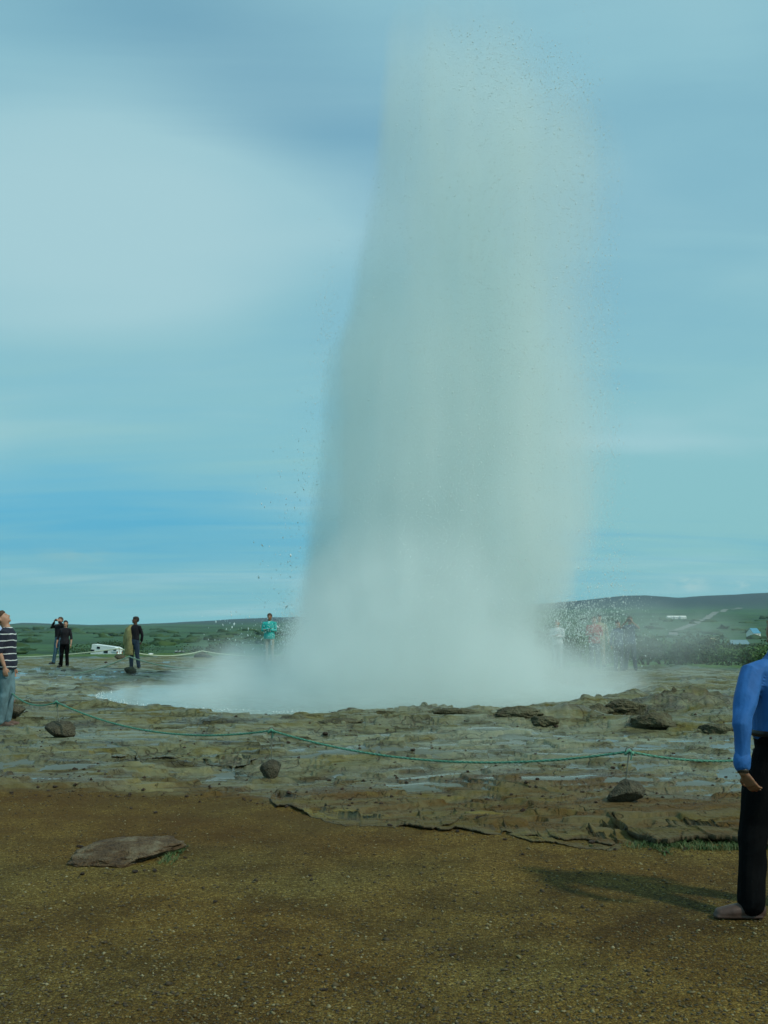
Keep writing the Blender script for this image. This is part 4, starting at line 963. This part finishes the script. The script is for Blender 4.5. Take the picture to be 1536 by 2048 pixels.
# ------------------------------------------------------------------ people
def fold(amp, f=1.0, seed=0.0):
    def d(co):
        s_ = np.where(co[:, 0] < 0, -1, 1)
        w_ = perlin(co[:, 0]*3.1+seed+.37, co[:, 2]*3.3+co[:, 1]*2.1+.21)*.35
        a = perlin(co[:, 0]*4.3*f+co[:, 2]*3.1*f+seed+w_+.13, co[:, 1]*4.7*f-co[:, 0]*2*f+seed*.7+w_)
        b = 1-2*np.abs(perlin(co[:, 2]*6.3*f+s_*co[:, 0]*7.7*f+seed+2*w_, co[:, 1]*3.7*f+.4+w_))
        return amp*(a+.55*b-.3)
    return d
def skin_mat(name, c): 
    m = simple(name, c, .5, .12, 18, .1, .004, .4); m.node_tree.nodes['Principled BSDF'].inputs['Subsurface Weight'].default_value = .05; return m
SK_L = skin_mat('light_skin', (.40, .22, .14)); SK_T = skin_mat('tanned_skin', (.24, .12, .065)); SK_D = skin_mat('brown_skin', (.11, .055, .032))
def hand(pm, w, d, nrm, side, k=1.0, curl=.5, fan=.06):
    """w wrist, d finger direction, nrm palm normal (fingers bend towards it), side: thumb side direction"""
    d = d.normalized(); side = (side-d*side.dot(d)).normalized(); nrm = d.cross(side).normalized()*(1 if d.cross(side).dot(nrm) > 0 else -1)
    pm.tube([w-d*.02, w+d*.025, w+d*.06, w+d*.088], [(.024*k, .019*k), (.032*k, .017*k), (.040*k, .015*k), (.038*k, .013*k)], 12, flat=side)
    for i, L in enumerate((.070, .078, .072, .056)):
        o = w+d*.088+side*(.029-.0195*i)*k; fd = (d+side*(fan*(1.5-i))).normalized()
        a = fd*math.cos(curl*.5)+nrm*math.sin(curl*.5); b = fd*math.cos(curl*1.3)+nrm*math.sin(curl*1.3); c = fd*math.cos(curl*1.9)+nrm*math.sin(curl*1.9)
        p1 = o+a*L*.48; p2 = p1+b*L*.32; p3 = p2+c*L*.22
        pm.tube([o-d*.01, p1, p2, p3], [.0095*k, .0088*k, .0080*k, .0068*k], 8)
    t0 = w+d*.028+side*.026*k; t1 = t0+(d*.7+side*.62+nrm*.15)*.036; t2 = t1+(d*.9+side*.25+nrm*.3).normalized()*.030; t3 = t2+(d+nrm*.4).normalized()*.022
    pm.tube([t0-side*.014, t1, t2, t3], [.0125*k, .0115*k, .0098*k, .0080*k], 8)
def V3(*a): return Vector(a)
def person(label, loc, rz, H, skin, topm, botm, hairm, shoem, arms, legs=None, head=(0, 0), vox=.013, sleeve=1.9, untucked=False, build=1.0, female=False, hair='short', foldamp=.006, drop=0.0, baggy=1.0):
    """local frame: faces +Y, 1.75 m tall before scaling; arms: {-1:(elbow, wrist, finger dir, palm normal, curl), 1:...}"""
    root = tag(empty('person', loc, rz), label, 'person'); root.scale = (H/1.75,)*3
    sh = .180*build*(.92 if female else 1); sz_ = 1.41-drop
    # body: head, neck, trunk, arms, hands, legs as one surface
    pm = PM()
    nb = V3(0, -.015, 1.47); Mh = Matrix.Translation(nb) @ Matrix.Rotation(head[1], 4, 'Z') @ Matrix.Rotation(head[0], 4, 'X')
    hd = PM()
    hd.loft([(0, .0, .03, .052, .058), (0, .012, .06, .056, .070), (0, .024, .085, .060, .082), (0, .022, .115, .068, .094), (0, .014, .150, .074, .100), (0, .006, .190, .077, .100), (0, .000, .225, .073, .094), (0, -.004, .255, .058, .076), (0, -.006, .276, .030, .042), (0, -.006, .283, .008, .01)], 20, 2.1)
    hd.tube([V3(0, .100, .175), V3(0, .118, .150), V3(0, .126, .135)], [.009, .012, .015], 8)      # nose
    hd.tube([V3(-.045, .088, .186), V3(0, .104, .188), V3(.045, .088, .186)], .010, 8)             # brow
    hd.tube([V3(-.020, .103, .105), V3(0, .110, .105), V3(.020, .103, .105)], .0085, 8)            # lips
    hd.tube([V3(-.012, .098, .068), V3(.012, .098, .068)], .016, 8)                                # chin
    for s_ in (-1, 1):
        hd.tube([V3(s_*.074, .0, .175), V3(s_*.083, -.008, .160), V3(s_*.077, -.002, .135)], [.012, .014, .010], 8)
        hd.ball(V3(s_*.030, .094, .170), (.012, .008, .008))
    hd.xform(Mh); pm.add(hd.v, hd.f)
    pm.tube([nb+V3(0, -.012, -.05), nb+V3(0, 0, .02), Mh @ V3(0, .004, .09)], [(.062, .060), .055, .052], 14)
    pm.loft([(0, 0, .86, .13, .09), (0, 0, .98, .145, .10), (0, 0, 1.1, .13, .09), (0, 0, 1.25, .15, .10), (0, 0, 1.36, .16, .10), (0, 0, 1.43, .12, .07), (0, -.01, 1.47, .06, .05)], 18)
    A = {}
    for s_ in (-1, 1):
        S_ = V3(s_*sh, 0, sz_); E, Wr, fd, pn, curl = arms[s_]
        A[s_] = (S_, E, Wr)
        ka = .72 if vox < .01 else 1
        pm.tube([V3(s_*sh*.6, 0, sz_-.01), S_-V3(0, 0, .015), S_.lerp(E, .5), E, E.lerp(Wr, .35), E.lerp(Wr, .8), Wr], [.05*ka, .052*ka, .044*ka, .036*ka, .038*ka, .030, .026], 12)
        ax = (Wr-E).normalized()
        sd = V3(0, 1, 0) if abs(fd.y) < .8 else V3(-s_, 0, 0)
        if len(arms[s_]) > 4 and isinstance(arms[s_][3], tuple): pn, sd = arms[s_][3]
        hand(pm, Wr, fd, pn, sd, .95, curl)
    legs = legs or {-1: (V3(-.10, .01, .49), V3(-.11, 0, .085), R(12)), 1: (V3(.10, .01, .49), V3(.11, 0, .085), R(-12))}
    for s_ in (-1, 1):
        K, An, _ = legs[s_]
        pm.tube([V3(s_*.085, 0, .90), V3(s_*.085, 0, .90).lerp(K, .5), K, K.lerp(An, .3), An, An+V3(0, 0, -.03)], [.08, .072, .052, .053, .036, .036], 12)
    bd = pm.build('body', skin, root, voxel=vox, sm=1 if vox < .01 else 1)
    # eyes
    for s_ in (-1, 1):
        if vox < .012: PM().ball(Mh @ V3(s_*.030, .1005, .170), (.0075, .004, .0045)).build('eye', M_eye, root, True)
    # top
    t = PM(); hem = .86 if untucked else .99; f = .92 if female else 1
    hw = .016 if untucked else 0
    rings = [(0, 0, hem-.015, .160+hw, .110+hw), (0, 0, hem, .168*f+.01+hw, .122+hw*1.3)]
    for (z_, rx, ry) in [(.95, .172+hw*.7, .124+hw*1.2), (1.02, .163+hw*.5, .120+hw), (1.10, .160 if not female else .138, .118+hw*.5), (1.20, .168, .124), (1.30, .180, .130), (1.38, .178, .118), (1.43, .140, .092), (1.465, .085, .072), (1.485, .066, .064)]:
        if z_ > hem+.02: rings.append((0, .012 if (female and 1.2 < z_ < 1.35) else 0, z_, rx*(f if z_ > 1.15 else 1)*(build if z_ < 1.36 else 1), ry*(.5+.5*build)))
    t.loft(rings, 22, 2.4)
    for s_ in (-1, 1):
        S_, E, Wr = A[s_]; q = [V3(s_*sh*.45, 0, sz_+.005+drop*.6), S_+V3(0, 0, -.012), S_.lerp(E, .5)]; rr_ = [.060, .070*build, .060*build]
        if sleeve < 1: q[-1] = S_.lerp(E, sleeve)
        else:
            q += [E]; rr_ += [.052*build]
            if sleeve > 1.05: q += [E.lerp(Wr, sleeve-1)]; rr_ += [.046 if sleeve > 1.7 else .054]
        t.tube(q, rr_, 14)
    top = t.build('shirt', topm, root, voxel=vox, sm=3, disp=fold(foldamp, 1, 3))
    # trousers
    b = PM()
    b.loft([(0, 0, .80, .10, .10), (0, 0, .86, .158, .120), (0, 0, .93, .166, .124), (0, 0, 1.0, .156*build, .118*build), (0, 0, 1.035, .150*build, .112*build)], 20, 2.4)
    for s_ in (-1, 1):
        K, An, _ = legs[s_]; h0 = V3(s_*.082, 0, .89)
        b.tube([h0, h0.lerp(K, .5), K, K.lerp(An, .5), An.lerp(K, .06)+V3(0, -.005, -.02)], [.098*min(baggy, 1.1), .090*baggy, .072*baggy, .066*baggy, (.066 if not female else .070)*baggy], 14)
    b.build('trousers', botm, root, voxel=vox, sm=3, disp=fold(foldamp, 1.1, 8))
    # shoes
    for s_ in (-1, 1):
        K, An, yaw = legs[s_]; m = Matrix.Translation(V3(An.x, An.y, 0)) @ Matrix.Rotation(yaw, 4, 'Z')
        s = PM(); s.tube([V3(0, -.055, .045), V3(0, .02, .045), V3(0, .10, .038), V3(0, .17, .030)], [(.038, .044), (.042, .046), (.048, .038), (.040, .028)], 12, flat=(1, 0, 0))
        s.tube([V3(0, -.02, .05), V3(0, -.01, .12)], [.042, .042], 12)
        s.tube([V3(0, -.06, .014), V3(0, .05, .014), V3(0, .19, .014)], [(.040, .014), (.046, .014), (.042, .014)], 12, flat=(1, 0, 0))
        s.xform(m); s.build('shoe', shoem, root, voxel=max(vox*.8, .006), sm=2)
    # hair
    if hair:
        h = PM(); h.loft([(0, -.035, .115, .066, .068), (0, -.028, .150, .083, .082), (0, -.020, .190, .087, .094), (0, -.012, .228, .083, .098), (0, -.010, .262, .066, .082), (0, -.010, .288, .036, .048), (0, -.010, .296, .01, .012)], 20, 2.1)
        h.loft([(0, .0, .19, .085, .085), (0, .018, .225, .082, .089), (0, .014, .262, .066, .076), (0, .005, .285, .03, .04)], 18)
        h.tube([V3(-.05, .055, .243), V3(0, .080, .250), V3(.05, .055, .243)], .022, 8)
        if hair == 'long': h.loft([(0, -.06, -.02, .05, .03), (0, -.055, .04, .075, .045), (0, -.045, .12, .085, .06), (0, -.03, .18, .085, .08)], 16)
        h.xform(Mh); h.build('hair', hairm, root, voxel=max(vox*.9, .007), sm=1, disp=fold(.005, 4, 2))
    return root, Mh, A
M_eye = simple('eye', (.03, .025, .02), .2, .1)
H_DK = simple('dark_hair', (.022, .016, .012), .6, .3, 60, .6); H_BR = simple('brown_hair', (.07, .04, .022), .6, .3, 60, .6); H_GR = simple('grey_hair', (.22, .21, .19), .6, .3, 60, .6)
BLK = cloth('black_cloth', (.0035, .0038, .004)); BLK.node_tree.nodes['Principled BSDF'].inputs['Specular IOR Level'].default_value = .06; BLK.node_tree.nodes['Principled BSDF'].inputs['Sheen Weight'].default_value = 0; BLK2 = cloth('black_knit', (.014, .013, .016)); JEAN = cloth('blue_denim', (.055, .12, .17), .3); JEAN2 = cloth('faded_denim', (.11, .19, .21), .3); NAVYJ = cloth('dark_denim', (.028, .045, .07), .25)
SHB = simple('brown_leather', (.12, .075, .055), .55, .2, 20); SHK = simple('black_leather', (.012, .012, .012), .45, .2, 20)
hang = lambda s_, out=.06, fwd=.0: (V3(s_*(.20+out), -.03+fwd, 1.12), V3(s_*(.215+out*1.1), .04+fwd, .87), V3(s_*.02, .10, -1), V3(-s_, 0, 0), .45)

# man in the blue shirt, seen from behind at the right edge
M_shirt = cloth('blue_shirt', (.026, .125, .36), .15, .7)
p = ground(1586, 1826)
root, Mh, A = person('man seen from behind in a blue shirt and black trousers', (p.x, p.y+.05, p.z), R(22), 1.70, SK_T, M_shirt, BLK, H_GR, simple('dark_brown_leather', (.070, .042, .032), .5, .2, 20),
    {-1: (V3(-.375, -.08, 1.075), V3(-.405, -.12, .825), V3(.55, -.05, -.80), (V3(.6, .6, .3), V3(-.3, .8, -.2)), .5), 1: (V3(.31, -.05, 1.15), V3(.27, .05, .93), V3(-.3, .1, -.9), V3(-1, 0, 0), .4)},
    {-1: (V3(-.215, .02, .49), V3(-.325, -.04, .085), R(66)), 1: (V3(.11, .01, .49), V3(.13, .04, .085), R(-20))}, head=(R(12), 0), vox=.0065, sleeve=1.78, build=1.15, foldamp=.013, drop=.03, baggy=1.25)
# rolled cuffs, yoke seam, belt, bracelet watch
for s_ in (-1, 1):
    S_, E, Wr = A[s_]; c0 = E.lerp(Wr, .70); c1 = E.lerp(Wr, .84)
    PM().tube([c0, c0.lerp(c1, .5), c1], [.046, .048, .046], 20).build('cuff', M_shirt, root, voxel=.006, sm=2, disp=fold(.006, 2, 5))
S_, E, Wr = A[-1]; dv = (Wr-E).normalized(); PM().tube([Wr-dv*.022, Wr+dv*.004], [.0315, .0315], 20, caps=False).build('wristwatch', simple('dark_strap', (.035, .028, .02), .4), root, True)
PM().loft([(0, 0, 1.003, .191, .141), (0, 0, 1.006, .194, .144), (0, 0, 1.034, .193, .143), (0, 0, 1.037, .19, .140)], 40, 2.4).build('belt', simple('belt_leather', (.012, .009, .008), .35), root, True)
ys = [V3(x*1.12, -.134*(.5+.5*1.12)+.030*(abs(x)/.15)**2.2, 1.335-.004*math.cos(x*12)) for x in np.linspace(-.16, .16, 20)]
PM().tube(ys, .0035, 6).build('yoke_seam', M_shirt, root, True)
PM().loft([(0, -.01, 1.455, .078, .072), (0, -.012, 1.475, .080, .076), (0, -.014, 1.505, .070, .068), (0, -.014, 1.508, .060, .058)], 24, 2.1).build('collar', M_shirt, root, True)

# man in the striped shirt looking up at the left edge
M_str, nt, b = new_mat('striped_shirt'); tc = nt.new('ShaderNodeTexCoord'); P_ = tc.outputs['Object']
x_, y_, z_ = nt.sep(P_); wz = nt.m('ADD', z_, nt.m('MULTIPLY', nt.m('SUBTRACT', nt.noise(P_, 5, 3, .5), .5), .05))
fr_ = nt.m('FRACT', nt.m('DIVIDE', wz, .098)); st_ = nt.m('LESS_THAN', fr_, .14)
nt.l.new(nt.mix(st_, (.010, .013, .028), (.62, .66, .64)), b.inputs['Base Color']); b.inputs['Roughness'].default_value = .85
p = ground(8, 1449)
person('man in a navy shirt with white stripes looking up', (p.x, p.y, p.z), R(-84), 1.80, SK_L, M_str, JEAN2, H_BR, SHB,
    {-1: hang(-1), 1: (V3(.235, -.06, 1.14), V3(.225, .03, .90), V3(0, .15, -1), V3(-1, 0, 0), .5)},
    {-1: (V3(-.09, .05, .49), V3(-.09, .02, .085), R(5)), 1: (V3(.09, .01, .49), V3(.10, -.02, .085), R(-6))}, head=(R(34), 0), vox=.010, sleeve=.98, untucked=True, build=1.12)
p = ground(6, 1410)
root, Mh, A = person('person in a pale blue collared shirt half hidden behind the man in stripes', (p.x-.16, p.y, p.z), R(-80), 1.72, SK_L, cloth('pale_blue_shirt', (.30, .40, .58)), BLK, H_DK, SHB,
    {-1: hang(-1, .0), 1: hang(1, .0)}, {-1: (V3(-.09, .08, .49), V3(-.09, .16, .085), R(0)), 1: (V3(.09, .01, .49), V3(.10, -.02, .085), R(-6))}, head=(R(20), 0), vox=.012)

M_cam = simple('camera_body', (.015, .015, .016), .4, .1)
cam_arms = lambda up=0.0: {s_: (V3(s_*.30, .10, 1.37+up), V3(s_*.085, .20, 1.58+up), V3(-s_*.35, .2, 1), V3(-s_*.3, .2, 0), .9) for s_ in (-1, 1)}
def hand_camera(root, c, s=1.0):
    """camera held at the eyes: a thing of its own"""
    Mw = Matrix.Translation(root.location) @ Matrix.Rotation(root.rotation_euler.z, 4, 'Z') @ Matrix.Scale(root.scale[0], 4)
    o = tag(empty('camera', Mw @ c, root.rotation_euler.z), None, 'camera'); o.scale = root.scale
    PM().box((0, 0, 0), (.13*s, .05*s, .085*s)).build('camera_housing', M_cam, o); PM().tube([(0, .02, -.005), (0, .075*s, -.005)], .03*s, 14).build('lens', M_cam, o, True)
    return o
# the two by the left rope
p = ground(112, 1329); root, _, _ = person('person in a dark top and jeans photographing from behind the woman in black', (p.x+.02, p.y+.2, p.z), R(162), 1.74, SK_L, BLK2, JEAN, H_BR, SHK,
    {-1: (V3(-.33, .06, 1.36), V3(-.10, .20, 1.58), V3(.35, .2, 1), V3(.3, .2, 0), .9), 1: (V3(.30, .08, 1.34), V3(.09, .20, 1.56), V3(-.35, .2, 1), V3(-.3, .2, 0), .9)},
    {-1: (V3(-.10, .02, .49), V3(-.12, 0, .085), R(12)), 1: (V3(.13, .01, .49), V3(.22, 0, .085), R(-15))}, head=(R(14), 0), vox=.013)
tag(hand_camera(root, V3(0, .17, 1.64)), 'dark camera held up by the person behind the woman in black')
p = ground(128, 1334); person('woman in a black top and black trousers standing in front of the photographer', (p.x, p.y, p.z), R(176), 1.62, SK_L, BLK2, BLK, H_DK, SHK,
    {-1: hang(-1, .05, .03), 1: hang(1, .07, .02)}, {-1: (V3(-.10, .01, .49), V3(-.12, 0, .085), R(10)), 1: (V3(.10, .01, .49), V3(.13, 0, .085), R(-14))}, head=(R(8), R(10)), vox=.013, sleeve=1.25, untucked=True, female=True, hair='long')
# man with an olive coat over one shoulder
p = ground(268, 1338); root, _, _ = person('man in a black sweater with an olive coat hanging from one shoulder', (p.x, p.y, p.z), R(158), 1.74, SK_D, BLK2, NAVYJ, H_DK, SHK,
    {-1: (V3(-.24, -.08, 1.13), V3(-.16, -.16, .93), V3(.4, -.2, -1), V3(0, 1, 0), .5), 1: hang(1, .05)}, {-1: (V3(-.12, .01, .49), V3(-.19, .0, .085), R(35)), 1: (V3(.10, .01, .49), V3(.12, 0, .085), R(-5))}, head=(R(4), R(-38)), vox=.013)
OL = cloth('olive_coat', (.27, .24, .105), .25)
c = PM(); c.loft([(.19, .02, .46, .175, .135), (.19, .02, .49, .185, .145), (.18, .02, .80, .180, .150), (.18, .02, 1.1, .165, .160), (.165, .01, 1.3, .140, .155), (.15, 0, 1.41, .100, .120), (.12, -.01, 1.47, .06, .09), (.11, -.01, 1.49, .03, .05)], 24, 2.2)
c.tube([V3(.30, .02, 1.33), V3(.36, .05, 1.10), V3(.36, .08, .86)], [.06, .055, .052], 12)
c.build('draped_coat', OL, root, voxel=.013, sm=3, disp=fold(.014, 1.2, 4))
# teal jacket, arms crossed
TEAL = cloth('teal_jacket', (.03, .42, .38), .15)
crossed = {-1: (V3(-.25, .03, 1.15), V3(.03, .20, 1.17), V3(1, .05, .2), V3(0, -1, 0), .4), 1: (V3(.25, .03, 1.15), V3(-.03, .235, 1.20), V3(-1, .02, .15), V3(0, -1, 0), .4)}
p = ground(538, 1332); root, _, _ = person('person in a teal jacket and beige trousers with crossed arms left of the column', (p.x, p.y, p.z), R(172), 1.76, SK_T, TEAL, cloth('beige_trousers', (.34, .33, .24)), H_BR, SHB, crossed, vox=.013, untucked=True, build=1.1)
PM().loft([(0, .008, 1.30, .05, .128), (0, .008, 1.40, .055, .112), (0, .004, 1.46, .05, .085), (0, .004, 1.47, .04, .07)], 14).build('scarf', cloth('pale_scarf', (.30, .62, .60)), root, True)
# the group seen through the spray on the right
WH = cloth('white_jacket', (.66, .70, .70), .08); RED = cloth('red_jacket', (.38, .085, .075), .15); BEI = cloth('beige_coat', (.34, .32, .20)); NAVY = cloth('navy_jacket', (.03, .06, .12))
p = ground(1116, 1340); person('person in a white jacket behind the splash right of the column', (p.x, p.y, p.z), R(150), 1.66, SK_L, WH, cloth('light_trousers', (.40, .46, .46)), H_GR, SHB, crossed, vox=.014, untucked=True, build=1.1)
p = ground(1190, 1340); person('person in a red jacket behind the spray', (p.x, p.y, p.z), R(165), 1.70, SK_L, RED, NAVYJ, H_BR, SHK, crossed, vox=.014, untucked=True, build=1.1)
p = ground(1207, 1338); person('person in a beige coat beside the red jacket', (p.x, p.y+.5, p.z), R(175), 1.74, SK_L, BEI, BEI, H_DK, SHK, {-1: hang(-1), 1: hang(1)}, vox=.014, untucked=True)
p = ground(1238, 1342); person('person in a navy jacket and dark jeans right of the beige coat', (p.x, p.y, p.z), R(190), 1.60, SK_L, NAVY, NAVYJ, H_DK, SHK, {-1: hang(-1), 1: hang(1)}, vox=.014, untucked=True, female=True)
p = ground(1262, 1341); root, _, _ = person('rightmost person of the group, bare arms raised with a camera', (p.x, p.y, p.z), R(160), 1.74, SK_T, NAVY, NAVYJ, H_BR, SHK, cam_arms(), {-1: (V3(-.11, .01, .49), V3(-.15, 0, .085), R(12)), 1: (V3(.11, .01, .49), V3(.17, 0, .085), R(-12))}, head=(R(10), 0), vox=.014, sleeve=.6, untucked=True)
tag(hand_camera(root, V3(0, .17, 1.62)), 'small camera raised by the rightmost person of the group')
# two far off beside the camper
for (px, y, m1, m2, lb) in [(239, 128, cloth('tan_top', (.30, .26, .16)), NAVYJ, 'small distant person in a tan top beside the camper'), (249, 126, cloth('bright_red_coat', (.42, .03, .05)), NAVYJ, 'small distant person in a bright red coat near the camper')]:
    x = (px-768)/2048*y; person(lb, (x, y, gz(x, y)), R(150), 1.72, SK_L, m1, m2, H_DK, SHK, {-1: hang(-1), 1: hang(1)}, vox=.02, untucked=True)
